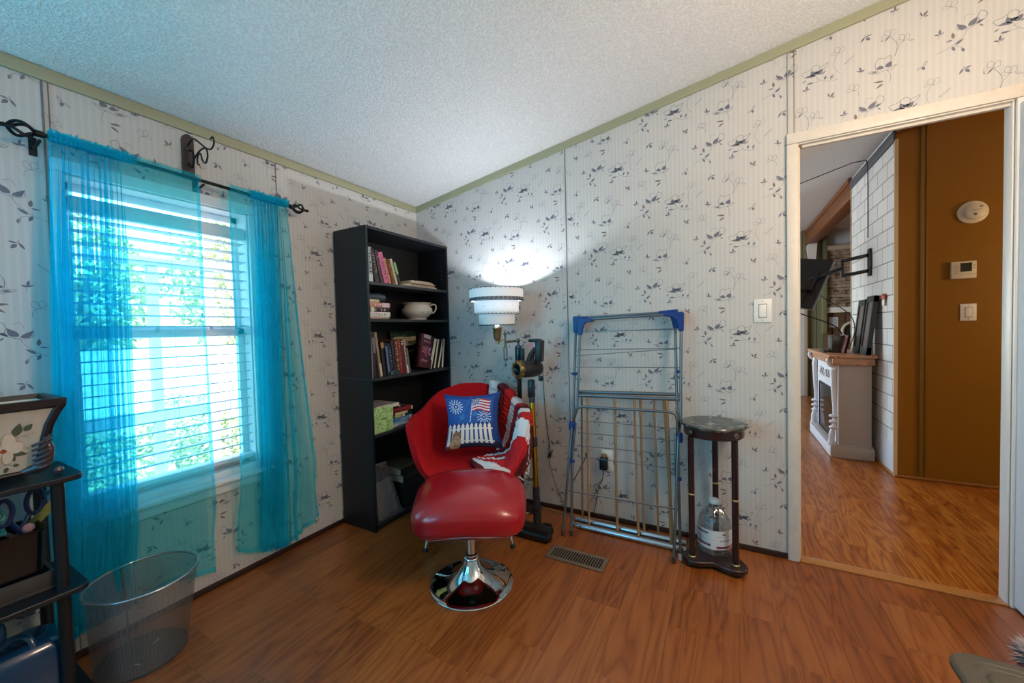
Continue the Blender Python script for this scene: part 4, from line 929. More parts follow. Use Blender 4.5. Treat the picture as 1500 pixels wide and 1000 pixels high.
tx = MB(); add_text(tx, 'every', M @ frame((.0298, -.002, .18), (0, 1, 0), (0, 0, 1)), w=.07, h=.018); add_marks(tx, 6, M @ frame((.0302, -.004, .122), (0, 1, 0), (0, 0, 1)), .08, .014); add_text(tx, 'after', M @ frame((.0298, -.01, .05), (0, 1, 0), (0, 0, 1)), w=.065, h=.02); tx.build('cover_title', mat('ink_pink', 'c9a3ab', .5), t, fix=False)
for i, (yb, th, h, ln, lb) in enumerate(((-.205, .034, .232, -.32, 'thick book with white page edges outward, leaning right beside the maroon novel'), (-.160, .024, .225, -.26, 'second book with white page edges outward, leaning right'), (-.118, .024, .222, -.30, 'third white-edged book, crossed behind by its neighbour'), (-.072, .026, .222, -.14, 'last white-edged book, nearly upright against the bookcase side'))):
    book(lb, yb, z3 + .0, th, h * .97, .15, ('1b1d1a', '20241f', '2a3326', '26241f')[i], ln, x=.272, fore=True, grp='books with pages facing out')

# fourth shelf: green fabric box, stack of books
z4 = .5735
t = thing('fabric_box', 'light green patterned fabric storage box at the left of the fourth shelf', 'storage box', (.2, -.648, z4))
m = bpy.data.materials.new('green_fabric'); m.use_nodes = True; N = NT(m); b = m.node_tree.nodes['Principled BSDF']
tc = N.n('TexCoord'); no = N.n('TexNoise', i_Scale=55.0, i_Detail=2.0, i_Distortion=1.2); N.l(tc.outputs['Object'], no.inputs['Vector']); N.l(N.ramp(no.outputs[0], [(.4, '7fae62'), (.5, 'a9cf8c'), (.58, 'b9d7a3')]), b.inputs['Base Color']); b.inputs['Roughness'].default_value = .85
GFAB = m
bx = MB(); loft(bx, [rrect(.20, -.648, .08, .073, .006, z4 + .001), rrect(.20, -.648, .083, .076, .006, z4 + .155), rrect(.20, -.648, .079, .072, .006, z4 + .155), rrect(.20, -.648, .077, .070, .006, z4 + .01)]); bx.build('box_body', GFAB, t)
MB().tube([(.2815, -.672, z4 + .085), (.2835, -.648, z4 + .080), (.2815, -.622, z4 + .086)], .0028, n=6).build('pull_loop', mat('dark_green_cord', '3f6a35', .7), t)
G4 = 'books stacked on the fourth shelf'
z = z4 + .001
for lb, th, cc, ti, tcx, yy0, yy1, bd_ in (('white book with blue lettering at the bottom of the fourth shelf stack', .020, 'c9cfda', 11, '38406a', -.60, -.405, None), ('thin pale blue book, second from the bottom of the fourth shelf stack', .013, '7ba4c6', None, 'fff', -.60, -.425, None), ('thick bright blue book in the fourth shelf stack', .026, '3f74a8', 7, 'bcd6e2', -.60, -.395, [(.82, .99, '8fb0a6')]),
                                   ('black book with yellow label in the fourth shelf stack', .016, '1b1e22', None, 'fff', -.595, -.40, [(.1, .45, 'b5b86c'), (.5, .62, 'd6d6d0')]), ('black book with cream band above the yellow label', .016, '1e1a18', None, 'fff', -.59, -.405, [(.1, .8, 'd0c49a')]), ('red book with worn white end in the fourth shelf stack', .024, '7d1f1f', 8, 'b05a58', -.585, -.385, [(.9, .99, 'cfc8c4')])):
    flatbook(lb, yy0 + .03, yy1, z, th, .16, cc, ti, tcx, band=bd_, grp=G4, x=.262); z += th
flatbook('dark book with red spine lying on top of the fourth shelf stack', -.555, -.43, z, .016, .17, '35181a', None, band=[(.6, .66, 'd8d0cc')], grp=G4, x=.235)
t = flatbook('pale grey book with white spine label bridging the green box and the stack', -.69, -.50, z + .017, .022, .2, 'a59da0', 14, '1a1a1a', band=[(.04, .98, 'e3e0de')], grp=G4, x=.255)

# bottom shelf: plastic pouch, box with dark books
t = thing('plastic_pouch', 'clear zipper pouch with folded grey papers leaning at the bottom left of the bookcase', 'plastic pouch', (.25, -.63, .036))
m = bpy.data.materials.new('clear_plastic'); m.use_nodes = True; N = NT(m); N.t.nodes.clear(); tr = N.n('BsdfTransparent'); gl = N.n('BsdfGlossy', i_Roughness=.1); df = N.n('BsdfDiffuse'); df.inputs[0].default_value = (.35, .38, .45, 1)
mx = N.n('MixShader'); mx.inputs[0].default_value = .2; mx2 = N.n('MixShader'); mx2.inputs[0].default_value = .15; oo = N.n('OutputMaterial')
N.l(tr.outputs[0], mx.inputs[1]); N.l(df.outputs[0], mx.inputs[2]); N.l(mx.outputs[0], mx2.inputs[1]); N.l(gl.outputs[0], mx2.inputs[2]); N.l(mx2.outputs[0], oo.inputs[0]); M_CLR = m
A, B_, Cc, D = Vector((.284, -.72, .04)), Vector((.284, -.525, .04)), Vector((.235, -.605, .375)), Vector((.235, -.722, .385))
def quadp(u, v, off=0):
    p = (A * (1 - u) + B_ * u) * (1 - v) + (D * (1 - u) + Cc * u) * v
    return p + Vector((off * (math.sin(PI * u) * math.sin(PI * v)) ** .5 + .004 * mnoise.noise(Vector((u * 6, v * 8, off * 50))), 0, 0)) if 0 < u < 1 and 0 < v < 1 else p
MB().grid(lambda u, v: quadp(u, v, .006), 16, 24).build('front_film', M_CLR, t, fix=False)
MB().grid(lambda u, v: quadp(u, v, -.02), 16, 24).build('back_film', M_CLR, t, fix=False)
MB().grid(lambda u, v: quadp(.06 + .8 * u, .04 + .62 * v + .05 * u, -.003), 12, 12).build('folded_paper', mat('grey_paper', '7c8188', .8, var=.3, vscale=25), t, fix=False)
MB().grid(lambda u, v: quadp(.0 + 1.0 * u, .955 + .04 * v, .002), 8, 2).build('zip_strip', mat('zip_grey', '8a8f98', .4), t, fix=False)
MB().grid(lambda u, v: quadp(.05 + .9 * u, .70 + .2 * v, -.004), 12, 4).build('dark_insert', mat('navy_insert', '232a40', .6), t, fix=False)
t = thing('black_box', 'plain black box under the dark books at the bottom of the bookcase', 'box', (.16, -.38, .036))
MB().box((.04, -.50, .037), (.27, -.24, .19), bev=.003).build('box_body', mat('black_card', '0f0f12', .7), t)
MB().box((.038, -.502, .17), (.273, -.238, .20), bev=.003).build('box_lid', mat('black_card2', '1b1b20', .6), t)
G5 = 'dark books on the bottom shelf'
flatbook('thick dark green book lowest on the black box', -.50, -.29, .201, .05, .2, '131813', 5, '4c5247', grp=G5, x=.272)
flatbook('dark book on top of the dark green one, its pale cover seen from above', -.515, -.31, .2515, .045, .19, '1c1d18', None, grp=G5, x=.268)
flatbook('thin olive book topping the bottom shelf pile', -.53, -.34, .297, .012, .2, '5c523a', None, grp=G5, x=.27)
# ================================================================ RED TUB CHAIR
CH = Matrix.Translation((.78, -.47, 0)) @ Matrix.Rotation(math.radians(31.3), 4, 'Z')
M_REDF = mat('red_fabric', 'a80f17', .95, var=.14, vscale=220, bump=.35, bscale=400, spec=.2)
t = thing('armchair', 'red fabric tub armchair on chrome wire legs in front of the bookcase', 'armchair', (.78, -.47, 0), math.radians(31.3))
def sstep(a, b, x): x = max(0, min(1, (x - a) / (b - a))); return x * x * (3 - 2 * x)
def shell_R(p): return (1 - .07 * sstep(95, 160, abs(math.degrees(p)))) / ((abs(math.sin(p)) / .318) ** 2.7 + (abs(math.cos(p)) / .295) ** 2.7) ** (1 / 2.7)
def shell_h(p):
    a = abs(math.degrees(p)); h = .832 - .035 * sstep(10, 38, a) - .115 * sstep(32, 66, a) - .02 * sstep(70, 100, a) - .245 * sstep(108, 140, a); return h
def shell(p, s, off=0):
    """p angle from the back, s 0 centre .. 1 rim; off pushes inward/up"""
    R_, h = shell_R(p), shell_h(p)
    f = (s / .55) * .80 if s < .55 else .80 + .20 * ((s - .55) / .45) ** .85
    base = .425 - .018 * math.cos(min(1, s / .6) * PI / 2) + .012 * s
    g = max(0, (s - .42) / .58); g = g * g * (3 - 2 * g) * .35 + g ** 1.5 * .65
    fr = sstep(108, 140, abs(math.degrees(p)))
    z = base + (h - base) * g
    r = R_ * f
    x, y = r * math.sin(p), r * math.cos(p)
    n = Vector((-math.sin(p), -math.cos(p), 0)) * (g ** .5 * (1 - fr)) + Vector((0, 0, 1)) * (1 - g ** .5 * (1 - fr))
    n.normalize()
    return Vector((x, y, z)) + n * off
bm_ = MB(); NP = 72
bm_.grid(lambda u, v: CH @ shell(-PI + 2 * PI * u, .04 + .96 * v), NP, 22, cu=True)
k0 = len(bm_.v); bm_.v.append(CH @ Vector((0, 0, .408)))
for i in range(NP): bm_.f.append([k0, (i + 1) % NP, i]); bm_.m.append(0); bm_.s.append(True)
sh = bm_.build('seat_shell', M_REDF, t, fix=False, mods=[('SOLIDIFY', dict(thickness=.036, offset=-1)), ('BEVEL', dict(width=.016, segments=3, limit_method='ANGLE', angle_limit=.9)), ('SUBSURF', dict(levels=1, render_levels=1))])
# wire base
wb_ = []
for sx in (-1, 1):
    for sy in (-1, 1):
        foot = Vector((sx * .235, sy * .225 + .02, .012)); l = MB()
        l.tube([CH @ foot, CH @ Vector((sx * .10, sy * .14, .385))], .0048, n=8).tube([CH @ foot, CH @ Vector((sx * .19, sy * .06, .385))], .0048, n=8).tube([CH @ Vector((sx * .10, sy * .14, .385)), CH @ Vector((sx * .19, sy * .06, .385))], .0048, n=8)
        lg = l.build('wire_leg', M_CHROME, t)
        MB().lathe([(0, -.012), (.014, -.012), (.014, -.004), (.007, .006), (0, .006)], CH @ foot, n=14).build('glide', M_BLACK, lg) if False else MB().lathe([(0, -.012), (.014, -.012), (.014, -.004), (.007, .006), (0, .006)], CH @ foot, n=14).build('foot_glide', M_BLACK, t)
l = MB()
for a, b in ((( -.10, -.14, .385), (.10, .14, .385)), ((.10, -.14, .385), (-.10, .14, .385)), ((-.19, -.06, .30), (.19, .06, .30)), ((-.19, .06, .30), (.19, -.06, .30))): l.tube([CH @ Vector(a), CH @ Vector(b)], .0045, n=8)
l.build('cross_wire', M_CHROME, t)

# ---- crochet throw over the right arm
t = thing('throw_blanket', 'red and white striped crochet throw draped over the right arm of the red armchair', 'blanket', CH @ Vector((.28, 0, .5)), math.radians(31.3))
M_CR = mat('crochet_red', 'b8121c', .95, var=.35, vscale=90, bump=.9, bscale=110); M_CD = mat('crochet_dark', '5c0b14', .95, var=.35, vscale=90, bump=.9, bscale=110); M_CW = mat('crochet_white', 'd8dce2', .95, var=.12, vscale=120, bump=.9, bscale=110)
def throw_P(u, v):
    p = math.radians(lerp(24, 168, u)); R_ = shell_R(p); h = shell_h(p)
    fr = sstep(108, 140, math.degrees(p))
    if v < .56:
        s = lerp(lerp(.42, .10, sstep(.15, .6, u)), 1.0, v / .56) if u > .12 else lerp(.75, 1.0, v / .56)
        q = shell(p, s, .013)
    elif v < .66:
        a = (v - .56) / .10 * PI; rim = shell(p, 1.0, 0); out = Vector((math.sin(p), math.cos(p), 0)); q = rim + out * (.012 - .025 * math.cos(a)) + Vector((0, 0, .013 + .010 * math.sin(a)))
    else:
        w = (v - .66) / .34; out = Vector((math.sin(p), math.cos(p), 0)); drop = lerp(h, lerp(.62, .42, sstep(.15, .5, u)), w)
        q = out * (R_ * lerp(1.0, .96, w) + .038 + .006 * math.sin(u * 40)) + Vector((0, 0, drop + .012 * math.sin(u * 25)))
        if fr > 0: q.z = lerp(q.z, lerp(h, .385, w), fr)
    nn = mnoise.noise(q * 28) * .006 + abs(math.sin(u * PI * 15)) * .009 + .0035 * math.sin(v * 150)
    d = Vector((q.x, q.y, 0)).normalized()
    up = Vector((0, 0, 1)) if v < .3 else (d * (1 if v > .6 else -1) + Vector((0, 0, .5))).normalized()
    return CH @ (q + up * nn)
bands = [2, 1, 0, 2, 0, 1, 2, 0, 0, 2, 0, 0, 2, 2, 1]
def throw_m(u, v):
    w = u + .010 * mnoise.noise(Vector((v * 22, u * 9, 1.3))) + .012 * math.sin(v * 9)
    b = bands[int(max(0, min(.999, w)) * len(bands))]
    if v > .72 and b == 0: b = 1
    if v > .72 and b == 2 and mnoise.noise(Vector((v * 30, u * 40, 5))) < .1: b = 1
    return b
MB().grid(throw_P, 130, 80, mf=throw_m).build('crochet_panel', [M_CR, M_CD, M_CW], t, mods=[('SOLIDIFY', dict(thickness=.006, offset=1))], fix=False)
fr_ = MB(); r4 = random.Random(9)
for k in range(16):
    u = .55 + k * .027; p0 = throw_P(u, .98); fr_.tube(bez([p0, p0 + Vector((r4.uniform(-.01, .01), r4.uniform(-.01, .01), -.018)), p0 + Vector((r4.uniform(-.02, .02), r4.uniform(-.02, .02), -.04))], 3), .004, n=5)
fr_.build('fringe', M_CW, t)

# ---- printed pillow
PW = .156
PM = CH @ Matrix.Translation((.022, .045, .636)) @ Matrix.Rotation(math.radians(-19), 4, 'X') @ Matrix.Rotation(math.radians(-1), 4, 'Y')
t = thing('throw_pillow', 'square blue throw pillow with flag, fireworks and white picket fence print, leaning in the armchair', 'pillow', CH @ Vector((-.012, .045, .47)), math.radians(31.3))
PC = ['1f5aa8', '163f86', 'dfe6f2', 'b02233', 'e9e4d8', '8a6a4c', 'b59a78', '7d1c1c', '241f3c', '3f86c8']
PMATS = [mat('pillow_' + c, c, .85) for c in PC]
def pil(u, v, side):
    a, b = 2 * u - 1, 2 * v - 1
    x = PW * a * (1.12 - .17 * (1 - b * b)); z = PW * b * (1.10 - .15 * (1 - a * a))
    th = .058 * ((1 - a ** 4) * (1 - b ** 4)) ** .5 * (1 - .25 * (a * a + b * b) / 2)
    th += .002 * mnoise.noise(Vector((a * 4, b * 4, side)))
    return PM @ Vector((x, -side * th, z))
FW = [(.19, .76, .14, 15, 2), (.55, .62, .05, 10, 9), (.73, .55, .14, 14, 2), (.30, .56, .05, 10, 9)]
def print_c(u, v):
    w = mnoise.noise(Vector((u * 9, v * 9, 3))) * .01
    # fence
    if v < .45:
        if .03 < u < .88:
            k = (u - .03) / .085; fx = k - math.floor(k); top = .405 + .045 * (1 - abs(fx - .38) / .3) if fx < .72 else 0
            hill = .02 + .02 * math.sin(u * 9)
            # dog
            if ((u - .19) / .10) ** 2 + ((v - .10) / .12) ** 2 < 1: return 6 if mnoise.noise(Vector((u * 30, v * 30, 0))) > -.15 else 5
            if ((u - .20) / .075) ** 2 + ((v - .24) / .065) ** 2 < 1: return 5
            if ((u - .215) / .07) ** 2 + ((v - .195) / .02) ** 2 < 1: return 7
            if v > .07 and fx < .66 and v < top: return 4
            if (.10 < v < .125 or .33 < v < .355): return 4
            if v < .07: return 8 if u > .25 else 7
            return 1
        return 8 if v < .12 else 1
    # flag
    fxx, fyy = (u - .50) / .34, (v - .66 - .03 * math.sin((u - .5) * 14)) / .24
    if 0 < fxx < 1 and 0 < fyy < 1:
        if fxx < .40 and fyy > .45: return 1 if (int(u * 90) + int(v * 90)) % 3 else 2
        return 3 if int(fyy * 9) % 2 == 0 else 2
    if abs(u - (.455 + .06 * (v - .45) / .5)) < .006 and v < .92: return 2
    for cx, cy, R_, n, c in FW:
        dx, dy = u - cx, v - cy; r_ = math.hypot(dx, dy)
        if R_ * .30 < r_ < R_ or r_ < R_ * .1:
            a = math.atan2(dy, dx) / (2 * PI) * n; q = abs(a - round(a)) / n * 2 * PI * r_
            if q < .0045 + .003 * r_ / R_ : return c
    if (int(u * 64) * 7919 + int(v * 64) * 104729) % 97 == 0: return 9
    return 1 if (u > .9 or v > .92) else 0
MB().grid(lambda u, v: pil(u, v, 1), 128, 128, mf=print_c).build('printed_front', PMATS, t, fix=False)
MB().grid(lambda u, v: pil(u, v, -1), 24, 24).build('back_cover', PMATS[1], t, fix=False)

# ================================================================ OTTOMAN
t = thing('ottoman', 'glossy red vinyl ottoman on a chrome trumpet base in front of the armchair', 'ottoman', (1.06, -.87, 0), math.radians(31.3))
OT = Matrix.Translation((1.06, -.87, 0)) @ Matrix.Rotation(math.radians(30), 4, 'Z')
def sgp(c, e): return math.copysign(abs(c) ** e, c)
def cush(u, v):
    a = 2 * PI * u; b = -PI / 2 + PI * v
    cx, sx_ = math.cos(a), math.sin(a); cb, sb = math.cos(b), math.sin(b)
    x = .262 * sgp(cx, .50) * sgp(cb, .72); y = .196 * sgp(sx_, .52) * sgp(cb, .72); z = .092 * sgp(sb, .68)
    z += .008 * (1 - (y / .212) ** 2) * (1 - (x / .27) ** 2) - .028 * (x / .262) ** 2 * 1 + .030 * y / .212
    x *= 1 + .05 * (y / .212)
    return OT @ Vector((x, y, .385 + z))
M_VINYL_R = mat('red_vinyl', 'a3101c', .26, coat=.35, bump=.08, bscale=300)
MB().grid(cush, 64, 32, cu=True).build('cushion', M_VINYL_R, t)
sm = MB(); sm.tube([cush(u / 60, .30) + (cush(u / 60, .30) - OT @ Vector((0, 0, .4))).normalized() * .0002 for u in range(60)], .0028, closed=True, n=6); sm.build('seam_piping', M_VINYL_R, t)
MB().lathe([(.10, .0), (.10, .012), (.0, .012)], (1.06, -.87, .30), n=24).build('mounting_plate', M_BLACK, t)
MB().prism([(.205 * sgp(math.cos(a_), .6), .165 * sgp(math.sin(a_), .6)) for a_ in [2 * PI * i_ / 40 for i_ in range(40)]], OT @ Matrix.Translation((0, 0, .292)), .03).build('underside_panel', M_BLACK, t)
MB().lathe([(.0215, .10), (.0215, .325)], (1.06, -.87, 0), n=28).build('column', M_CHROME, t)
MB().lathe([(.034, .118), (.036, .122), (.034, .128), (.027, .132), (.029, .137), (.0285, .142), (.0215, .145)], (1.06, -.87, 0), n=32).build('collar', M_CHROME, t)
MB().lathe([(0, 0), (.186, 0), (.191, .002), (.192, .006), (.188, .009), (.165, .013), (.13, .022), (.095, .038), (.066, .060), (.046, .088), (.036, .112), (.033, .120)], (1.06, -.87, 0), n=72).build('trumpet_base', M_CHROME, t)

# ================================================================ FLOOR LAMP
LC = Vector((.858, -.25, 0)); PX, PY = .925, -.10
t = thing('floor_lamp', 'lit swing-arm floor lamp with white three-tier drum shade beside the bookcase', 'floor lamp', (PX, PY, 0))
M_POLE = mat('dark_bronze', '2b1c15', .3, .6); M_AGED = mat('aged_brass', '7b725f', .3, .9)
MB().lathe([(0, 0), (.115, 0), (.118, .006), (.11, .016), (.05, .026), (.022, .04), (.016, .06)], (PX, PY + .0, 0), n=36, sx=.8, sy=.75).build('base', M_POLE, t)
MB().tube([(PX, PY, .05), (PX, PY, .98)], .0145, n=16).build('pole', M_POLE, t)
MB().lathe([(.0145, .97), (.022, .975), (.023, .985), (.023, 1.055), (.02, 1.068), (.010, 1.075), (.006, 1.08), (.006, 1.09), (.010, 1.094), (.012, 1.104), (.008, 1.116), (0, 1.12)], (PX, PY, 0), n=24).build('pole_sleeve', mat('gunmetal', '3c4a55', .2, .85), t)
J = Vector((.893, -.215, 1.10))
MB().tube([(PX, PY, 1.102), J], .0075, n=10).build('swing_arm', M_AGED, t)
jn = MB().tube([J + Vector((0, 0, -.035)), J + Vector((0, 0, .045))], .007, n=10)
for d in (-.009, .009): jn.tube([J + Vector((d, d * .3, -.03)), J + Vector((d, d * .3, -.115))], .0035, n=8)
jn.lathe([(0, -.155), (.006, -.15), (.008, -.142), (.003, -.135), (.002, -.118), (.010, -.115), (.010, -.108), (0, -.105)], J, n=12).lathe([(0, .045), (.010, .045), (.011, .055), (.004, .060), (0, .062)], J, n=12)
jn.build('swivel_joint', M_AGED, t)
sk_ = MB().tube(bez([J + Vector((0, 0, .02)), J + Vector((-.012, -.01, .015)), LC + Vector((.005, 0, 1.10)), LC + Vector((0, 0, 1.108))], 4), .006, n=8)
sk_.lathe([(0, 1.085), (.011, 1.085), (.011, 1.108), (.020, 1.116), (.023, 1.13), (.027, 1.18), (.031, 1.184), (.031, 1.192), (.022, 1.194)], LC, n=24)
sk_.tube([LC + Vector((.02, .004, 1.17)), LC + Vector((.042, .008, 1.17))], .003, n=6).lathe([(0, 0), (.006, .002), (.006, .010), (0, .012)], LC + Vector((.042, .008, 1.17)), (1, .2, 0), n=10)
sk_.build('socket', M_BRASS, t)
m = bpy.data.materials.new('lamp_shade_paper'); m.use_nodes = True; N = NT(m); N.t.nodes.clear()
df = N.n('BsdfDiffuse'); df.inputs[0].default_value = (.86, .88, .9, 1); tl = N.n('BsdfTranslucent'); tl.inputs[0].default_value = (.9, .93, .97, 1); mx = N.n('MixShader'); mx.inputs[0].default_value = .012
oo = N.n('OutputMaterial'); N.l(df.outputs[0], mx.inputs[1]); N.l(tl.outputs[0], mx.inputs[2]); N.l(mx.outputs[0], oo.inputs[0]); M_SHADE = m
m2_ = M_SHADE.copy(); m2_.name = 'added_diffuser_white'; M_SHADE2 = m2_; [setattr(n_.inputs[0], 'default_value', .22) for n_ in m2_.node_tree.nodes if n_.type == 'MIX_SHADER']
M_STITCH = mat('shade_stitch', '3a3d44', .6); M_SHADEBAND = mat('shade_band', '5a6068', .6)
for i, (r_, za, zb) in enumerate(((.168, 1.352, 1.428), (.139, 1.272, 1.356), (.112, 1.206, 1.276))):
    sd = MB().lathe([(r_ * .985, za), (r_, zb)], LC, n=72).build('shade_tier', M_SHADE, t, fix=False)
    st_ = MB()
    for z_, zz in ((za, -1), (zb, 1)):
        rr_ = r_ * (.985 if zz < 0 else 1)
        if i and zz > 0: continue
        st_.tube([LC + Vector((rr_ * math.cos(a), rr_ * math.sin(a), z_)) for a in [2 * PI * k / 72 for k in range(72)]], .0016, closed=True, n=5)
        for k in range(36):
            a = 2 * PI * k / 36; st_.tube([LC + Vector(((rr_ + .0012) * math.cos(a + d), (rr_ + .0012) * math.sin(a + d), z_ - zz * e)) for d, e in ((-.03, 0), (0, .007), (.03, 0))], .0012, n=4)
    st_.build('laced_edge', M_STITCH, t)
bd = MB().lathe([(.1685, 1.356), (.1692, 1.372)], LC, n=72); bd.build('decor_band', M_SHADEBAND, t, fix=False)
dt = MB()
for k in range(40): a = 2 * PI * k / 40; dt.lathe([(0, 0), (.0022, .0), (.0022, .0012), (0, .0016)], LC + Vector((.1690 * math.cos(a), .1690 * math.sin(a), 1.364)), (math.cos(a), math.sin(a), 0), n=6)
dt.build('bead', mat('bead_white', 'e8eaee', .4), t, fix=False)
dt = MB()
for k in range(14): a = 2 * PI * k / 14 + .2; dt.lathe([(0, 0), (.0022, .0), (.0018, .0016), (0, .002)], LC + Vector((.1385 * math.cos(a), .1385 * math.sin(a), 1.318)), (math.cos(a), math.sin(a), 0), n=6)
dt.build('stud', M_STITCH, t, fix=False)
sp_ = MB()
for a in (.3, 2.4, 4.5): sp_.tube([LC + Vector((0, 0, 1.205)), LC + Vector((.110 * math.cos(a), .110 * math.sin(a), 1.21))], .0015, n=5)
sp_.build('spider', M_STEEL, t)
MB().lathe([(.030, 1.215), (.055, 1.222), (.080, 1.245), (.096, 1.28), (.100, 1.30)], LC, n=40).build('added_diffuser', M_SHADE2, t, fix=False)  # added bowl inside the shade, dims the light falling downward
MB().lathe([(.012, 1.20), (.014, 1.225), (.022, 1.25), (.028, 1.275), (.026, 1.295), (.014, 1.310), (0, 1.314)], LC, n=20).build('bulb', mat('bulb', 'ffffff', .5, emit='ffffff', estr=3), t)
light('lamp_bulb_light', 'POINT', LC + Vector((0, 0, 1.335)), 19, (.83, .9, 1), shadow_soft_size=.022)

# ================================================================ CORDLESS VACUUM
t = thing('stick_vacuum', 'black cordless stick vacuum with golden tube leaning on the wall beside the lamp', 'vacuum cleaner', (1.1, -.3, 0))
M_GOLD = mat('gold_tube', 'b87a1c', .22, 1); M_VAC = mat('vac_grey', '2c2a2f', .35, .3); M_VACB = mat('vac_black', '141416', .3)
hd = MB().box((.99, -.405, .008), (1.245, -.315, .055), bev=.018, seg=3).tube([(.995, -.40, .033), (1.245, -.40, .033)], .031, n=20)
hd.build('floor_head', M_VACB, t)
MB().lathe([(0, 0), (.026, .0), (.026, .012), (0, .014)], (1.243, -.40, .033), (1, 0, 0), n=20).build('roller_cap', M_VAC, t)
MB().tube([(1.17, -.305, .035), (1.215, -.305, .035)], .022, n=16).build('rear_wheel', M_VACB, t)
W0, W1 = Vector((1.135, -.31, .06)), Vector((1.056, -.19, .83))
dW = (W1 - W0).normalized()
MB().tube([W0 - Vector((0, 0, .02)), W0 + dW * .05], .024, n=16).tube([W0 + dW * .03, W0 + dW * .19], .020, n=16).box((-.022, -.02, -.015), (.022, .02, .03), bev=.008, M=Matrix.Translation(W0 + dW * .06)).build('neck', M_VAC, t)
MB().tube([W0 + dW * .17, W0 + dW * .72], .0155, n=20).build('gold_wand', M_GOLD, t)
MB().tube([W0 + dW * .42, W0 + dW * .475], .0205, n=18).build('joint_collar', M_VAC, t)
MB().tube([W0 + dW * .68, W0 + dW * .82], [.0175] * 2, n=16).box((-.018, -.024, -.05), (.018, .02, .06), bev=.008, M=Matrix.Translation(W0 + dW * .76)).build('upper_collar', M_VAC, t)
V0, V1 = Vector((1.005, -.275, .935)), Vector((1.075, -.095, .93)); dV = (V1 - V0).normalized()
MB().lathe([(0, .012), (.038, .012), (.048, .02), (.052, .05), (.053, .12), (.050, .165), (.040, .182), (0, .188)], V0, dV, n=36).build('motor_body', M_VAC, t)
gr = MB().lathe([(.034, -.003), (.039, -.008), (.046, -.004), (.050, .008), (.050, .022), (.042, .028)], V0, dV, n=36)
xb, yb_ = solve_basis(dV)
for k in range(10):
    a = 2 * PI * k / 10; c = V0 + dV * .01 + (xb * math.cos(a) + yb_ * math.sin(a)) * .051; gr.lathe([(0, -.008), (.009, -.006), (.010, .004), (.0, .009)], c, dV, n=10)
gr.build('gold_cyclone_ring', mat('gold_ring', '8d7546', .35, .8), t)
MB().lathe([(0, .012), (.012, .004), (.02, .0), (.033, -.003), (.036, .006)], V0, dV, n=28).build('intake_cone', mat('vac_blue_black', '10202e', .15, .5), t)
MB().box((-.010, -.012, 0), (.010, .012, .085), bev=.004, M=Matrix.Translation((1.0, -.19, .975))).build('dust_bin', M_VACB, t)
hn = MB().tube(bez([(1.045, -.21, .975), (1.06, -.20, 1.02), (1.088, -.185, 1.06)], 4), .014, n=12).tube(bez([(1.068, -.19, .965), (1.068, -.19, 1.01), (1.075, -.187, 1.04)], 4), .010, n=10)
hn.build('handle_grip', M_VAC, t)
MB().box((-.022, -.028, 0), (.022, .028, .135), bev=.010, seg=3, M=Matrix.Translation((1.105, -.175, .975)) @ Matrix.Rotation(.06, 4, 'Y')).build('battery_pack', M_VAC, t)
MB().box((-.040, -.026, 0), (.032, .026, .022), bev=.008, M=Matrix.Translation((1.085, -.178, 1.095))).build('top_cap', M_VACB, t)
MB().box((-.014, -.001, 0), (.014, .0, .02), M=Matrix.Translation((1.062, -.2055, 1.07)) @ Matrix.Rotation(.3, 4, 'Z')).build('pink_label', mat('pink_label', 'a9778a', .4), t)
MB().box((-.012, -.012, -.03), (.012, .012, .0), bev=.004, M=Matrix.Translation((1.125, -.20, .893))).build('release_latch', M_VACB, t)

# ================================================================ METAL DRYING RACK
t = thing('drying_rack', 'folded silver metal clothes airer with blue plastic corners leaning against the wallpaper', 'drying rack', (1.6, -.2, 0))
R1 = .0075
TL1, TR1, TL2, TR2 = (1.300, -.050, 1.235), (1.866, -.050, 1.255), (1.337, -.085, 1.225), (1.897, -.085, 1.235)
f1 = MB().tube([(1.300, -.055, 1.15), (1.299, -.135, .60)], R1).tube([(1.864, -.055, 1.16), (1.877, -.13, .60)], R1).tube([(1.345, -.052, 1.238), (1.83, -.052, 1.248)], R1)
f1.tube([(1.299, -.135, .61), (1.327, -.27, .015)], R1).tube([(1.877, -.13, .61), (1.896, -.245, .015)], R1)
f1.build('rear_frame', M_STEEL, t)
f2 = MB().tube([(1.337, -.085, 1.145), (1.322, -.12, .70), (1.299, -.145, .60)], R1).tube([(1.896, -.085, 1.15), (1.892, -.125, .68), (1.883, -.14, .60)], R1).tube([(1.375, -.088, 1.225), (1.85, -.088, 1.235)], R1)
f2.tube([(1.299, -.15, .60), (1.285, -.29, .015)], R1).tube([(1.883, -.15, .60), (1.870, -.29, .015)], R1)
f2.build('front_frame', M_STEEL, t)
cn = []
for (x, y, z, s) in ((1.300, -.053, 1.235, 1), (1.866, -.053, 1.250, -1), (1.337, -.086, 1.222, 1), (1.897, -.086, 1.235, -1)):
    P = [(0, .012), (.085 * 1, .008), (.085, -.008), (.045, -.014), (.024, -.032), (.012, -.09), (-.012, -.09), (-.014, -.03), (-.016, .0), (-.010, .014)]
    MB().prism([(s * a * (1 if y < -.06 or True else 1), b) for a, b in (P if s > 0 else list(reversed(P)))], frame((x, y + .011, z), (1, 0, 0), (0, 0, 1)), .022).build('corner_bracket', M_BLUEPL, t, mods=[('BEVEL', dict(width=.004, segments=2))])
for x, y, z in ((1.299, -.142, .595), (1.884, -.138, .59)):
    MB().box((x - .020, y - .017, z - .026), (x + .020, y + .017, z + .026), bev=.009, seg=3).build('hinge_block', M_BLUEPL, t)
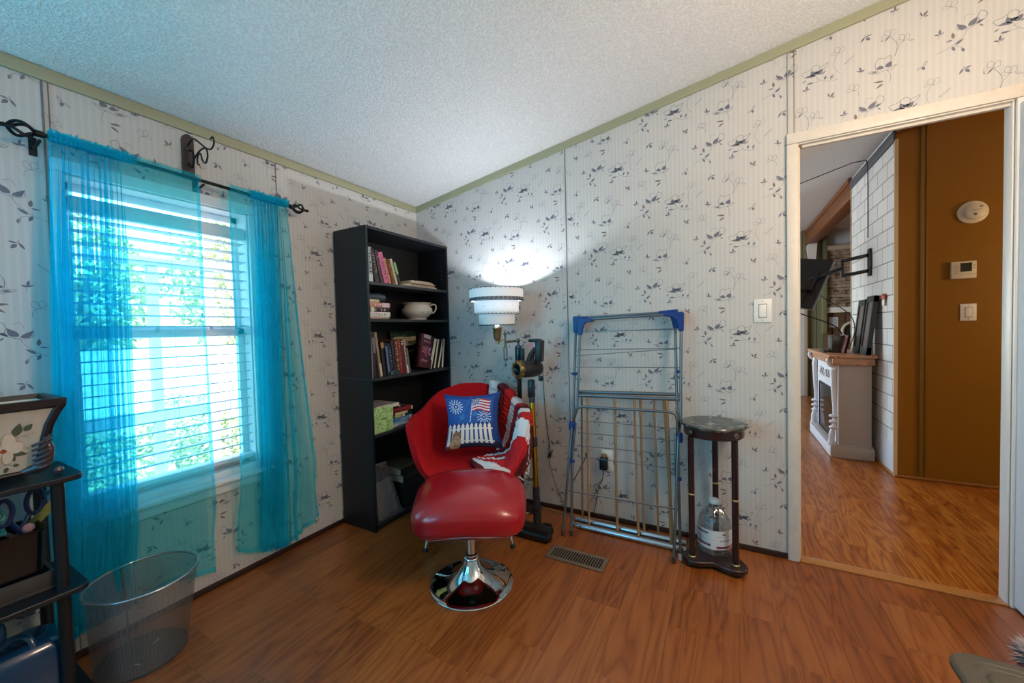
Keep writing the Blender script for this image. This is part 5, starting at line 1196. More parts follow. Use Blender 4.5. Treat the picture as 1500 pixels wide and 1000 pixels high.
for x, y, z in ((1.301, -.092, .90), (1.88, -.09, .93), (1.307, -.19, .40), (1.885, -.19, .39)): MB().box((x - .006, y - .012, z - .008), (x + .016, y + .012, z + .008), bev=.003).build('spacer_clip', M_BLUEPL, t)
def wire(a, b, r_=.0024): MB().tube([a, b], r_, n=7).build('hanging_wire', M_STEEL, t)
wire((1.337, -.085, 1.152), (1.896, -.085, 1.156), .003); wire((1.30, -.06, 1.150), (1.865, -.06, 1.158)); wire((1.318, -.09, 1.045), (1.893, -.09, 1.054)); wire((1.302, -.075, 1.008), (1.866, -.075, 1.05)); wire((1.312, -.095, .941), (1.892, -.095, .952), .0028)
wire((1.345, -.155, .634), (1.872, -.155, .640)); wire((1.338, -.16, .562), (1.875, -.16, .577)); wire((1.333, -.165, .487), (1.87, -.165, .504)); wire((1.33, -.17, .425), (1.862, -.17, .431))
wire((1.297, -.222, .233), (1.89, -.21, .237), .0045)
MB().tube(bez([(1.306, -.146, .60), (1.318, -.147, .68), (1.352, -.147, .712), (1.40, -.147, .716)], 4) + bez([(1.80, -.147, .722), (1.845, -.147, .72), (1.874, -.147, .70), (1.884, -.147, .60)], 4), R1).build('wing_frame', M_STEEL, t)
MB().tube([(1.325, -.158, .62), (1.31, -.185, .40)], .005).tube([(1.872, -.158, .62), (1.868, -.185, .40)], .005).build('wing_frame', M_STEEL, t)
for i, (x, y) in enumerate(((1.285, -.293), (1.327, -.272), (1.870, -.293), (1.896, -.247))):
    MB().tube([(x, y, 0), (x, y + .003, .028)], .0105, n=12).build('foot_cap', mat('clear_foot', 'c9c6c2', .3) if i == 3 else mat('brown_foot', '4a2b22', .5), t)

# wooden dowel rack folded flat behind it
t = thing('dowel_rack', 'folded clothes rack of wooden dowels between chrome tubes, behind the metal airer', 'drying rack', (1.6, -.12, 0))
for a, b in (((1.304, -.062, .787), (1.881, -.062, .803)), ((1.332, -.106, .773), (1.884, -.106, .785))): MB().tube([a, b], .010, n=14).build('top_tube', M_STEEL, t)
for a, b in (((1.300, -.130, .030), (1.912, -.130, .030)), ((1.302, -.175, .017), (1.915, -.175, .017))): MB().tube([a, b], .0155, n=18).build('bottom_tube', mat('bright_tube', 'c4c6ca', .15, .95), t)
M_DOWEL = mat('dowel_wood', '9c7650', .6, var=.2, vscale=40)
for xt, xb, yt, yb, r_ in ((1.333, 1.345, -.065, -.130, .006), (1.381, 1.399, -.105, -.172, .0065), (1.543, 1.562, -.105, -.172, .0075), (1.652, 1.677, -.105, -.172, .007), (1.676, 1.70, -.065, -.130, .007), (1.751, 1.774, -.065, -.130, .006), (1.822, 1.845, -.105, -.172, .009), (1.80, 1.85, -.065, -.13, .006)):
    MB().tube([(xt, yt, .78), (xb, yb, .035)], r_, n=10).build('dowel', M_DOWEL, t)
MB().tube([(1.295, -.165, .25), (1.375, -.115, .42)], .004, n=8).box((1.366, -.122, .415), (1.386, -.106, .435), bev=.003).build('brace', mat('brace_brown', '6b5040', .6), t)

# ================================================================ SMALL ROUND TABLE
TC_ = (2.045, -.170)
t = thing('plant_stand', 'round dark cherry stand with black marble top and three brass-ringed legs', 'side table', (TC_[0], TC_[1], 0))
M_CHERRY = mat('dark_cherry', '2a0e0c', .3, coat=.3)
m = bpy.data.materials.new('green_black_marble'); m.use_nodes = True; N = NT(m); b = m.node_tree.nodes['Principled BSDF']; tc = N.n('TexCoord'); no = N.n('TexNoise', i_Scale=22.0, i_Detail=8.0, i_Distortion=1.5); N.l(tc.outputs['Object'], no.inputs['Vector'])
N.l(N.ramp(no.outputs[0], [(.3, '20262a'), (.55, '3f4644'), (.62, '6c716b')]), b.inputs['Base Color']); b.inputs['Roughness'].default_value = .2
MB().lathe([(0, .674), (.140, .674), (.146, .680), (.148, .686), (.144, .692), (0, .692)], (*TC_, 0), n=64).build('marble_top', m, t)
MB().lathe([(0, .674), (.134, .674), (.134, .636), (.130, .632), (0, .632)], (*TC_, 0), n=64).build('apron', M_CHERRY, t)
LEGS = [(1.951, -.262), (2.137, -.255), (2.050, -.062)]
for x, y in LEGS:
    lg = MB().lathe([(.0145, .04), (.0145, .632)], (x, y, 0), n=20).build('leg', M_CHERRY, t)
    for z in (.045, .352): MB().lathe([(.0148, z - .004), (.0172, z - .002), (.0172, z + .002), (.0148, z + .004)], (x, y, 0), n=20).build('brass_ring', mat('pale_brass', 'cdbd8a', .3, .8), lg)
    a = math.atan2(y - TC_[1], x - TC_[0]); c = Vector((TC_[0] + .136 * math.cos(a), TC_[1] + .136 * math.sin(a), .655))
    MB().lathe([(0, -.003), (.011, -.003), (.013, 0), (.010, .002), (.006, .001), (.005, .003), (0, .003)], c, (math.cos(a), math.sin(a), 0), n=20).build('rosette', M_AGED, t)
P = []
for k in range(72):
    a = 2 * PI * k / 72; d = 0
    for x, y in LEGS:
        aa = math.atan2(y - TC_[1] + .015, x - TC_[0]); q = math.cos(a - aa); d = max(d, q)
    r_ = .085 + .082 * max(0, d) ** 5; P.append((TC_[0] + r_ * math.cos(a), TC_[1] - .01 + r_ * math.sin(a)))
MB().prism(P, frame((0, 0, .016), (1, 0, 0), (0, 1, 0)), .024).build('trefoil_base', M_CHERRY, t, mods=[('BEVEL', dict(width=.007, segments=3))])
for x, y in LEGS: MB().lathe([(0, 0), (.012, 0), (.016, .008), (.013, .018), (0, .018)], (lerp(TC_[0], x, 1.15), lerp(TC_[1], y, 1.15), 0), n=14).build('bun_foot', M_CHERRY, t)

# water jug
JC = (2.045, -.165)
t = thing('water_jug', 'clear plastic water jug with white and red label standing on the stand base', 'water jug', (*JC, .0405))
m = bpy.data.materials.new('jug_plastic'); m.use_nodes = True; N = NT(m); N.t.nodes.clear(); tr = N.n('BsdfTransparent'); tr.inputs[0].default_value = (.86, .9, .93, 1); gl = N.n('BsdfGlossy', i_Roughness=.06); lw = N.n('LayerWeight', i_Blend=.35); mx = N.n('MixShader'); oo = N.n('OutputMaterial'); N.l(N.math('ADD', .08, N.math('MULTIPLY', lw.outputs[1], .6)), mx.inputs[0]); N.l(tr.outputs[0], mx.inputs[1]); N.l(gl.outputs[0], mx.inputs[2]); N.l(mx.outputs[0], oo.inputs[0]); M_JUG = m
def jug(u, v):
    a = 2 * PI * u; z = .0425 + .245 * v
    tab = [(0, .045), (.03, .066), (.12, .0745), (.17, .076), (.19, .0735), (.21, .076), (.55, .076), (.57, .073), (.60, .0745), (.70, .066), (.80, .052), (.90, .033), (.95, .022), (1, .0205)]
    r_ = interp(tab, v)
    if v > .60: r_ *= 1 + .055 * math.sin(9 * a + (v - .6) * 14) * math.sin(PI * min(1, (v - .6) / .32))
    elif v < .17: r_ *= 1 + .05 * math.sin(10 * a) * (1 - v / .17)
    return (JC[0] + r_ * math.cos(a), JC[1] + r_ * math.sin(a), z)
bmj = MB().grid(jug, 120, 64, cu=True); k0 = len(bmj.v)
bmj.f.append(list(reversed(range(120)))); bmj.m.append(0); bmj.s.append(False); bmj.f.append([64 * 120 + i for i in range(120)]); bmj.m.append(0); bmj.s.append(False)
bmj.build('bottle', M_JUG, t)
MB().lathe([(.0235, .286), (.0245, .289), (.0245, .303), (.022, .306), (0, .306)], (*JC, 0), n=30).build('cap', mat('clear_cap', 'c9d3da', .3), t)
lb = MB(); A0, A1 = -PI * .98, PI * .08
def lab(a, z, r_=.0772): return (JC[0] + r_ * math.cos(a), JC[1] + r_ * math.sin(a), z)
lb.grid(lambda u, v: lab(lerp(A0, A1, u), lerp(.085, .178, v)), 48, 2, m=0)
for u0, u1, z0, z1_, mm in ((.5, .98, .094, .104, 1), (.5, .85, .087, .090, 1), (.06, .4, .100, .109, 1), (.0, .4, .112, .114, 2), (.06, .36, .158, .166, 2), (.5, 1, .15, .152, 3), (.0, .45, .13, .132, 3), (.9, 1, .155, .165, 2), (.56, .8, .128, .134, 3)):
    lb.grid(lambda u, v: lab(lerp(A0, A1, lerp(u0, u1, u)), lerp(z0, z1_, v), .0778), 12, 1, m=mm)
for k in range(5):
    a = lerp(A0, A1, .64); cx = .003 * math.cos(k * 1.26); lb.add([lab(a + dx / .077, .160 + dz, .0779) for dx, dz in leafpoly((0, 0), (.011 * math.cos(k * .785 + 0), .009 * math.sin(k * .785)), .005, 4)], [tuple(range(8))], 4)
lb.build('label', [mat('label_white', 'd9dadd', .4), mat('label_red', '7d1f28', .4), mat('label_slate', '4d3a5c', .4), mat('label_grey', '9aa0b0', .4), mat('label_brown', '8f5440', .4)], t, fix=False)

# ================================================================ WALL AND FLOOR FITTINGS
t = thing('floor_vent', 'brown metal floor register with black slots in front of the drying rack', 'floor vent', (1.43, -.467, 0))
M_VENT = mat('vent_brown', '7b6a58', .45, .3)
MB().box((1.275, -.528, .0), (1.58, -.405, .002)).build('dark_slots', mat('vent_dark', '080706', .8), t)
v_ = MB(); 
v_.box((1.275, -.528, .001), (1.58, -.508, .006), bev=.002).box((1.275, -.425, .001), (1.58, -.405, .006), bev=.002).box((1.275, -.51, .001), (1.297, -.42, .006), bev=.002).box((1.558, -.51, .001), (1.58, -.42, .006), bev=.002)
for k in range(19): x = 1.308 + k * .0133; v_.box((x - .0022, -.51, .001), (x + .0022, -.422, .005))
v_.build('grille', M_VENT, t)
def wallswitch(label, c, wdir, ndir, w, h, grp=None):
    t = thing('light_switch', label, 'light switch', c, group=grp)
    M = frame(c, wdir, (0, 0, 1)); Mz = 1 if M.to_3x3().col[2].dot(Vector(ndir)) > 0 else -1
    b = MB().box((-w / 2, -h / 2, 0), (w / 2, h / 2, Mz * .006), bev=.003, M=M); pl_ = b.build('wall_plate', M_WHITEPL, t)
    MB().box((-w * .2, -h * .27, Mz * .004), (w * .2, h * .27, Mz * .010), bev=.003, M=M).build('rocker', mat('rocker_white', 'f0ede6', .3), t)
    MB().box((-w * .23, -h * .3, 0), (w * .23, h * .3, Mz * .0066), M=M).build('rocker_frame', mat('rocker_gap', '8c877c', .6), t)
    for s in (-1, 1): MB().tube([M @ Vector((0, s * h * .4, Mz * .005)), M @ Vector((0, s * h * .4, Mz * .0075))], .0025, n=8).build('screw', M_STEEL, pl_)
wallswitch('white rocker light switch on the wallpaper left of the doorway', (2.266, 0, 1.238), (1, 0, 0), (0, -1, 0), .078, .118)
wallswitch('ivory rocker light switch on the mustard hallway wall', (3.578, 1.6, 1.218), (1, 0, 0), (0, -1, 0), .08, .118)
t = thing('power_outlet', 'white wall outlet behind the drying racks', 'outlet', (1.466, 0, .37))
MB().box((1.43, -.006, .308), (1.502, 0, .432), bev=.003).build('wall_plate', M_WHITEPL, t)
for z in (.345, .395): MB().box((1.449, -.008, z - .017), (1.483, -.004, z + .017), bev=.005).build('socket_face', mat('rocker_white', 'f0ede6', .3), t)
t = thing('power_adapter', 'black power adapter plugged into the outlet with its cord hanging down', 'power adapter', (1.45, -.03, .36))
MB().box((1.428, -.048, .318), (1.474, -.008, .392), bev=.006).build('adapter_body', M_BLACK, t)
MB().box((1.44, -.04, .39), (1.464, -.008, .412), bev=.003).build('adapter_prongs', mat('tan_plug', '8c6b4a', .5), t)
MB().tube(bez([(1.445, -.03, .32), (1.44, -.02, .26), (1.415, -.014, .20), (1.40, -.016, .13), (1.38, -.02, .04), (1.34, -.03, .006)], 6), .0022, n=6).tube(bez([(1.455, -.03, .32), (1.43, -.02, .24), (1.38, -.012, .20), (1.40, -.012, .17), (1.37, -.014, .12), (1.35, -.016, .08)], 6), .0016, n=6).build('adapter_cord', M_BLACK, t)
t = thing('charging_cord', 'thin black cord hanging down the wallpaper right of the vacuum cleaner', 'cord', (1.08, -.01, .5))
MB().tube(bez([(1.105, -.155, .96), (1.062, -.03, .90), (1.057, -.008, .75), (1.06, -.006, .66), (1.075, -.006, .52), (1.082, -.007, .45), (1.09, -.007, .38), (1.075, -.007, .33), (1.10, -.01, .37), (1.085, -.008, .31), (1.10, -.007, .24), (1.13, -.008, .15), (1.175, -.010, .06)], 5), .0017, n=6).build('cord_run', M_BLACK, t)
kn = MB()
for k in range(4): kn.tube(bez([(1.09, -.010, .36), (1.09 + .02 * math.cos(k * 1.7), -.012, .36 + .03 * math.sin(k * 1.7 + 1)), (1.09 + .012 * math.cos(k * 2 + 1), -.011, .34), (1.09, -.010, .355)], 4), .0016, n=5)
kn.build('cord_tangle', M_BLACK, t)
t = thing('floor_cable', 'pale cable lying along the base of the wall behind the vacuum cleaner', 'cable', (1.2, -.03, 0))
MB().tube(bez([(.97, -.05, .006), (1.06, -.035, .005), (1.16, -.055, .005), (1.28, -.05, .005), (1.40, -.035, .005), (1.52, -.03, .005)], 6), .0035, n=6).build('cable_run', mat('pale_cable', '8f7f6a', .5), t)

# ================================================================ BIN AND FURRY THING AT THE DOOR
t = thing('storage_tote', 'grey-brown plastic tote with a ridged rounded lid at the lower right corner', 'storage tote', (2.95, -1.0, 0))
M_TOTE = mat('tote_plastic', '5f5648', .42)
def rr2(hx, hy, r, z, c=(2.868, -1.03)): return rrect(c[0], c[1], hx, hy, r, z, 8)
loft(MB(), [rr2(.15, .22, .05, 0.0), rr2(.172, .245, .05, .195)]).build('tote_body', mat('tote_body', '2e2822', .5), t)
loft(MB(), [rr2(.205, .278, .055, .188), rr2(.210, .283, .06, .192), rr2(.212, .285, .06, .206), rr2(.205, .278, .058, .216), rr2(.195, .268, .055, .219), rr2(.176, .249, .05, .219), rr2(.168, .241, .048, .209), rr2(.156, .229, .045, .208), rr2(.148, .221, .04, .218), rr2(.02, .05, .01, .219)]).build('ridged_lid', M_TOTE, t, mods=[('BEVEL', dict(width=.002, segments=2))])
t = thing('fluffy_duster', 'fluffy grey and cream duster head standing behind the plastic tote at the right edge', 'duster', (2.88, -.66, .0))
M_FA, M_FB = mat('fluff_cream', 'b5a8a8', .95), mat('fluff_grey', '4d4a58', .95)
ff = MB(); rf = random.Random(5)
for k in range(900):
    a = rf.uniform(0, 2 * PI); b_ = math.acos(rf.uniform(-1, 1)); d = Vector((math.sin(b_) * math.cos(a), math.sin(b_) * math.sin(a), math.cos(b_)))
    c = Vector((2.895, -.685, .21)) + Vector((d.x * .05, d.y * .04, d.z * .03)); L_ = rf.uniform(.018, .034); s_ = Vector((rf.uniform(-1, 1), rf.uniform(-1, 1), rf.uniform(-1, 1))) * .006
    e = c + d * L_ + s_; x_, y_ = solve_basis(d); w = .0022
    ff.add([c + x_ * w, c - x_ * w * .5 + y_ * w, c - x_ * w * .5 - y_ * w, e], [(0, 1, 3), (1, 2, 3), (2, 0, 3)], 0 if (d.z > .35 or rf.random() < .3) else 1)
ff.lathe([(0, -.03), (.045, -.015), (.055, 0), (.045, .015), (0, .03)], (2.895, -.685, .21), n=14, m=1)
ff.build('fluff', [M_FA, M_FB], t, fix=False)
MB().tube([(2.895, -.685, 0), (2.895, -.685, .19)], .009, n=10).lathe([(0, 0), (.05, 0), (.05, .008), (0, .012)], (2.895, -.685, 0), n=20).build('duster_handle', M_BLACK, t)

# ================================================================ THINGS IN THE HALLWAY AND FAR ROOM
t = thing('smoke_detector', 'round ivory smoke detector high on the mustard wall', 'smoke detector', (3.593, 1.6, 1.905))
M_IVORY = mat('ivory_plastic', 'ddd3bd', .4)
MB().lathe([(.076, 0), (.076, .012), (.070, .016), (.0, .016)], (3.593, 1.6, 1.905), (0, -1, 0), n=40).build('base_ring', M_IVORY, t)
MB().lathe([(.054, .014), (.054, .03), (.045, .038), (0, .040)], (3.598, 1.6, 1.907), (0, -1, 0), n=40).build('cover', M_IVORY, t)
mk = MB(); q = frame((3.598, 1.5595, 1.915), (1, 0, 0), (0, 0, 1)); add_marks(mk, 11, q, .05, .006); mk.lathe([(0, 0), (.008, 0), (.008, .002), (0, .002)], (3.595, 1.560, 1.885), (0, -1, 0), n=12); mk.box((3.615, 1.558, 1.93), (3.63, 1.561, 1.938))
mk.build('marking', mat('mark_grey', '6b655c', .5), t, fix=False)
t = thing('thermostat', 'ivory digital thermostat with dark screen on the mustard wall', 'thermostat', (3.545, 1.6, 1.51))
MB().box((3.485, 1.575, 1.452), (3.61, 1.6, 1.572), bev=.005).build('housing', M_IVORY, t)
MB().box((3.53, 1.573, 1.50), (3.585, 1.576, 1.56)).build('screen', mat('lcd', '2e3a34', .2), t); scr_ = bpy.data.objects[[o_.name for o_ in t.children if o_.name.startswith('screen')][0]]
tx = MB(); add_text(tx, '74', frame((3.558, 1.5725, 1.528), (1, 0, 0), (0, 0, 1)), w=.024, h=.026); tx.build('digits', mat('lcd_ink', '0d1412', .4), scr_, fix=False)
bt = MB()
for k in range(5): bt.box((3.497, 1.5735, 1.49 + k * .014), (3.522, 1.5755, 1.494 + k * .014))
for k in range(2): bt.box((3.592, 1.5735, 1.52 + k * .02), (3.601, 1.5755, 1.526 + k * .02))
bt.box((3.49, 1.5735, 1.482), (3.605, 1.5755, 1.4835)); bt.build('buttons', mat('btn', 'a99f8a', .5), t)

# electric fireplace mantel
t = thing('electric_fireplace', 'white electric fireplace mantel with carved legs against the white tile wall', 'fireplace', (3.03, 2.42, 0))
M_MANT = mat('mantel_grey', 'a59c95', .5); M_MANTF = mat('mantel_white', 'd9dce2', .45)
y0, y1 = 1.955, 2.90
MB().box((2.945, y0 + .01, .11), (3.16, y1 - .01, .80), bev=.003).build('cabinet', M_MANT, t)
MB().box((2.885, y0 - .015, 0), (3.175, y1 + .015, .10), bev=.004).box((2.895, y0 - .006, .10), (3.17, y1 + .006, .115), bev=.004).build('plinth', M_MANT, t)
MB().box((2.880, y0 - .012, .005), (2.886, y1 + .012, .095), bev=.002).build('plinth_front', M_MANTF, t)
pb = MB().box((2.935, y0 + .012, .58), (2.947, y1 - .012, .80)).box((2.935, y0 + .012, .11), (2.947, y0 + .16, .58)).box((2.935, y1 - .16, .11), (2.947, y1 - .012, .58)); pb.build('front_surround', M_MANTF, t)
MB().box((2.928, y0 + .20, .62), (2.937, y1 - .20, .77), bev=.003).build('carved_panel', M_MANTF, t)
cv = MB()
for s in (-1, 1):
    for k in range(2): cv.tube(bez([(2.926, 2.42 + s * (.04 + .09 * k), .66), (2.922, 2.42 + s * (.10 + .09 * k), .68), (2.924, 2.42 + s * (.06 + .09 * k), .72), (2.926, 2.42 + s * (.12 + .09 * k), .73)], 4), .007, n=6)
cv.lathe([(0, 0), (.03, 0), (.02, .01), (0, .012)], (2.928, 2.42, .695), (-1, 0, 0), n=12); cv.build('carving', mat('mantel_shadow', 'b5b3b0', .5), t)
for s, yy in ((1, y0 + .055), (-1, y1 - .055)):
    lg = MB(); lg.tube(bez([(2.925, yy, .80), (2.915, yy, .70), (2.925, yy, .45), (2.925, yy, .30), (2.905, yy, .20), (2.90, yy, .11)], 5), [.026] * 5 + [.021] * 5 + [.018] * 5 + [.018] * 5 + [.022] * 5 + [.028], n=10)
    for z in (.30, .35, .25): lg.lathe([(0, -.02), (.028, -.01), (.034, 0), (.028, .01), (0, .02)], (2.915, yy, z), n=12)
    lg.build('carved_leg', M_MANTF, t)
cb_ = MB()
for s, yy in ((1, y0 + .03), (-1, y1 - .03)): cb_.tube(bez([(2.89, yy, .86), (2.875, yy, .84), (2.89, yy, .80), (2.92, yy, .79), (2.925, yy, .76)], 4), .018, n=8)
cb_.build('scroll_corbel', M_MANTF, t)
fb = MB().box((2.934, y0 + .17, .13), (2.938, y1 - .17, .56)); fb.build('firebox_glass', mat('firebox', '15161a', .1), t)
MB().box((2.930, y0 + .16, .12), (2.936, y0 + .175, .57)).box((2.930, y1 - .175, .12), (2.936, y1 - .16, .57)).box((2.930, y0 + .16, .555), (2.936, y1 - .16, .572)).box((2.930, y0 + .16, .115), (2.936, y1 - .16, .13)).build('firebox_frame', M_BLACK, t)
m = bpy.data.materials.new('peach_marble'); m.use_nodes = True; N = NT(m); b = m.node_tree.nodes['Principled BSDF']; tc = N.n('TexCoord'); no = N.n('TexNoise', i_Scale=9.0, i_Detail=5.0, i_Distortion=2.0); N.l(tc.outputs['Object'], no.inputs['Vector']); N.l(N.ramp(no.outputs[0], [(.35, 'a98a72'), (.5, 'c98d62'), (.6, '8a6350'), (.7, 'c9b8a2')]), b.inputs['Base Color']); b.inputs['Roughness'].default_value = .3
MB().box((2.865, y0 - .04, .862), (3.185, y1 + .04, .892), bev=.006).build('marble_top', m, t)
MB().box((2.895, y0 - .02, .80), (3.175, y1 + .02, .862), bev=.01, seg=3).build('cornice', m, t)

t = thing('clock_radio', 'black box-shaped radio standing on the mantel top', 'radio', (2.98, 2.25, .893))
MB().box((2.94, 2.20, .893), (3.045, 2.36, 1.05), bev=.004).build('case', mat('radio_case', '15110f', .35), t)
MB().box((2.937, 2.215, .935), (2.941, 2.345, 1.035)).build('display_window', mat('radio_glass', '4a5048', .15), t)
t = thing('media_player', 'flat black media box lying on the front of the mantel', 'media box', (2.91, 2.3, .893))
MB().box((2.885, 2.24, .893), (2.935, 2.42, .915), bev=.003).build('case', M_BLACK, t)
t = thing('book', 'dark red book leaning against the black radio on the mantel', 'book', (3.05, 2.15, .893))
Mb = Matrix.Translation((3.015, 2.17, .893)) @ Matrix.Rotation(.22, 4, 'Y') @ Matrix.Rotation(.5, 4, 'Z')
MB().box((0, -.004, 0), (.022, .09, .165), M=Mb, bev=.002).build('cover', mat('wine_cover', '4a1416', .35), t)
MB().box((-.001, .006, .01), (.0, .08, .155), M=Mb).build('cover_picture', mat('wine_picture', '8d5a4c', .4), t)
def leanframe(lab_, yc, h, w):
    t = thing('framed_picture', lab_, 'picture frame', (3.13, yc, .893), group=None)
    Mf = Matrix.Translation((3.105, yc, .895)) @ Matrix.Rotation(.105, 4, 'Y')
    f = MB().box((0, -w / 2, 0), (.03, -w / 2 + .03, h), M=Mf).box((0, w / 2 - .03, 0), (.03, w / 2, h), M=Mf).box((0, -w / 2, 0), (.03, w / 2, .06), M=Mf).box((0, -w / 2, h - .05), (.03, w / 2, h), M=Mf); f.build('frame', mat('frame_black', '1a191b', .4), t)
    MB().box((.008, -w / 2 + .03, .05), (.014, w / 2 - .03, h - .04), M=Mf).build('picture', mat('grey_photo', '6b5f5c', .3, var=.6, vscale=14), t)
leanframe('tall black picture frame leaning on the tile wall, nearest the hallway corner', 1.99, .49, .19)
leanframe('second black picture frame behind the first on the mantel', 2.22, .47, .2)
t = thing('mushroom_ornament', 'small red-capped white ornament hanging on the white tile wall', 'wall ornament', (3.19, 1.797, 1.34))
MB().lathe([(0, .045), (.02, .038), (.034, .02), (.038, 0), (.02, -.004), (0, -.004)], (3.188, 1.797, 1.345), n=18, sx=.3).build('red_cap', mat('orn_red', 'b02a2a', .4), t)
MB().lathe([(0, -.055), (.02, -.052), (.026, -.03), (.02, -.004), (0, -.002)], (3.188, 1.797, 1.345), n=16, sx=.35).build('white_body', mat('orn_white', 'e2dfd6', .5), t)
dd = MB()
for y, z in ((1.785, 1.365), (1.805, 1.375), (1.815, 1.355)): dd.lathe([(0, 0), (.005, 0), (0, .003)], (3.177, y, z), (-1, 0, 0), n=8)
dd.build('spot', MATS['orn_white'], t)

# TV on swivel arm, seen from behind
t = thing('television', 'black flat television seen from behind, held out from the tile wall on a swivel arm', 'television', (2.9, 2.3, 1.5))
TR, TL = Vector((2.984, 2.35, 1.756)), Vector((2.734, 2.5, 1.886)); BR, BL = Vector((3.036, 2.10, 1.31)), Vector((2.701, 2.25, 1.321))
ux = ((TL - TR) + (BL - BR)).normalized(); uy = (BR - TR); uy = (uy - ux * uy.dot(ux)).normalized(); TH = (BR - TR).length
nz_ = ux.cross(uy)           # faces away from or towards the camera
camp = Vector((2.116, -2.334, 1.17)); 
if nz_.dot(camp - TR) < 0: nz_ = -nz_
Mt = Matrix(((ux.x, uy.x, nz_.x, TR.x), (ux.y, uy.y, nz_.y, TR.y), (ux.z, uy.z, nz_.z, TR.z), (0, 0, 0, 1)))
M_TVB = mat('tv_back', '16171b', .35)
MB().box((0, 0, -.03), (.80, TH, 0), M=Mt, bev=.006).build('back_shell', M_TVB, t)
MB().box((.09, .12, 0), (.71, TH - .03, .025), M=Mt, bev=.012).build('rear_housing', mat('tv_back2', '101115', .4), t)
MB().box((-.004, -.004, -.036), (.804, TH + .004, -.028), M=Mt, bev=.002).build('bezel', mat('tv_bezel', '8d95a0', .3, .4), t)
MB().box((.26, .16, .024), (.31, .24, .027), M=Mt).build('rating_label', mat('tv_label', 'b5b3b0', .5), t)
MB().box((.05, .17, .02), (.15, .36, .05), M=Mt, bev=.004).build('mounting_plate', M_BLACK, t)
pr = MB(); rp = random.Random(2)
for k in range(14): a, b = rp.uniform(.22, .34), rp.uniform(.30, .40); pr.box((a, b, .024), (a + .010, b + .008, .030), M=Mt)
pr.build('port', mat('ports', '8a8d90', .4), t)
PA = Mt @ Vector((.10, .26, .05))
t2 = thing('swivel_arm', 'black swivel wall bracket on the white tile wall holding the television', 'television bracket', (3.2, 2.16, 1.68))
MB().box((3.180, 2.13, 1.565), (3.2, 2.19, 1.80), bev=.003).build('wall_plate', M_BLACK, t2)
E1 = Vector((3.04, 2.33, 1.665))
for z in (1.745, 1.61): 
    d_ = (Vector((E1.x, E1.y, z - .01)) - Vector((3.175, 2.16, z)))
    MB().tube([(3.178, 2.16, z), (E1.x, E1.y, z - .012)], .016, n=8).build('upper_arm' if z > 1.7 else 'lower_arm', M_BLACK, t2)
MB().tube([(E1.x, E1.y, 1.59), (E1.x, E1.y, 1.75)], .012, n=10).tube([E1, PA], .017, n=8).build('forearm', M_BLACK, t2)
MB().lathe([(0, -.02), (.03, -.015), (.035, .01), (.03, .03), (0, .035)], (Mt @ Vector((.27, TH - .02, .02))) + Vector((.0, .0, -.03)), (.4, -.2, -.6), n=16).build('cable_knob', M_BLACK, t)
t = thing('television_cable', 'black cables hanging from the television down to the mantel', 'cable', (2.95, 2.2, 1.2))
c0 = Mt @ Vector((.27, TH - .02, .02)); c1 = Mt @ Vector((.06, TH * .5, .02))
MB().tube(bez([c0, c0 + Vector((.02, 0, -.06)), Vector((2.93, 2.24, 1.16)), Vector((3.0, 2.22, 1.09)), Vector((3.03, 2.3, 1.055))], 5), .006, n=6).build('power_lead', M_BLACK, t)
MB().tube(bez([c1, c1 + Vector((.03, 0, -.12)), Vector((3.055, 2.2, 1.25)), Vector((3.10, 2.2, 1.10)), Vector((3.09, 2.3, .95))], 5), .004, n=6).build('signal_lead', M_BLACK, t)
t = thing('round_mirror', 'round white-rimmed mirror on the far wood panelled wall', 'mirror', (3.78, 5.415, 1.03))
MB().tube([(3.78 + .13 * math.cos(a), 5.405, 1.03 + .13 * math.sin(a)) for a in [2 * PI * k / 32 for k in range(32)]], .022, closed=True, n=8).build('rim', mat('rim_cream', 'c9c4ae', .5), t)
MB().lathe([(0, 0), (.12, 0), (.12, .006), (0, .006)], (3.78, 5.412, 1.03), (0, -1, 0), n=32).build('mirror_glass', mat('mirror', '8f9a9a', .08, .9), t)
t = thing('paper_notice', 'small white paper notice pinned to the far wood panelling', 'notice', (3.545, 5.415, 1.17))
MB().box((3.49, 5.412, 1.09), (3.60, 5.418, 1.25)).build('sheet', mat('notice_white', 'dfe3ea', .6), t)
pl = MB()
for k in range(6): pl.box((3.505, 5.4105, 1.11 + k * .02), (3.585, 5.4125, 1.114 + k * .02))
pl.build('printed_lines', mat('notice_grey', '9aa0ab', .6), t)
t = thing('wall_bracket', 'white painted bracket on the far wall under the ridge beam', 'bracket', (3.27, 5.36, 2.3))
MB().prism([(0, 0), (.09, 0), (.11, .32), (.02, .36), (-.02, .24)], frame((3.22, 5.37, 2.12), (1, 0, 0), (0, 0, 1)), .06).build('bracket_body', M_WHITEPAINT, t)
t = thing('ceiling_cord', 'thin dark cord run across the far ceiling and down the white tile wall', 'cord', (3.19, 2.3, 2.5))
MB().tube(bez([(3.188, 2.20, 1.9), (3.188, 2.20, 2.2), (3.186, 2.20, 2.48), (3.178, 2.2, 2.575)], 4) + bez([(3.1, 2.28, ceil_z(3.1) - .03), (2.7, 2.48, ceil_z(2.7) - .03), (2.3, 2.65, ceil_z(2.3) - .03), (1.9, 2.8, ceil_z(1.9) - .01)], 4), .004, n=6).build('cord_run', mat('cord_dark', '2a2623', .6), t)
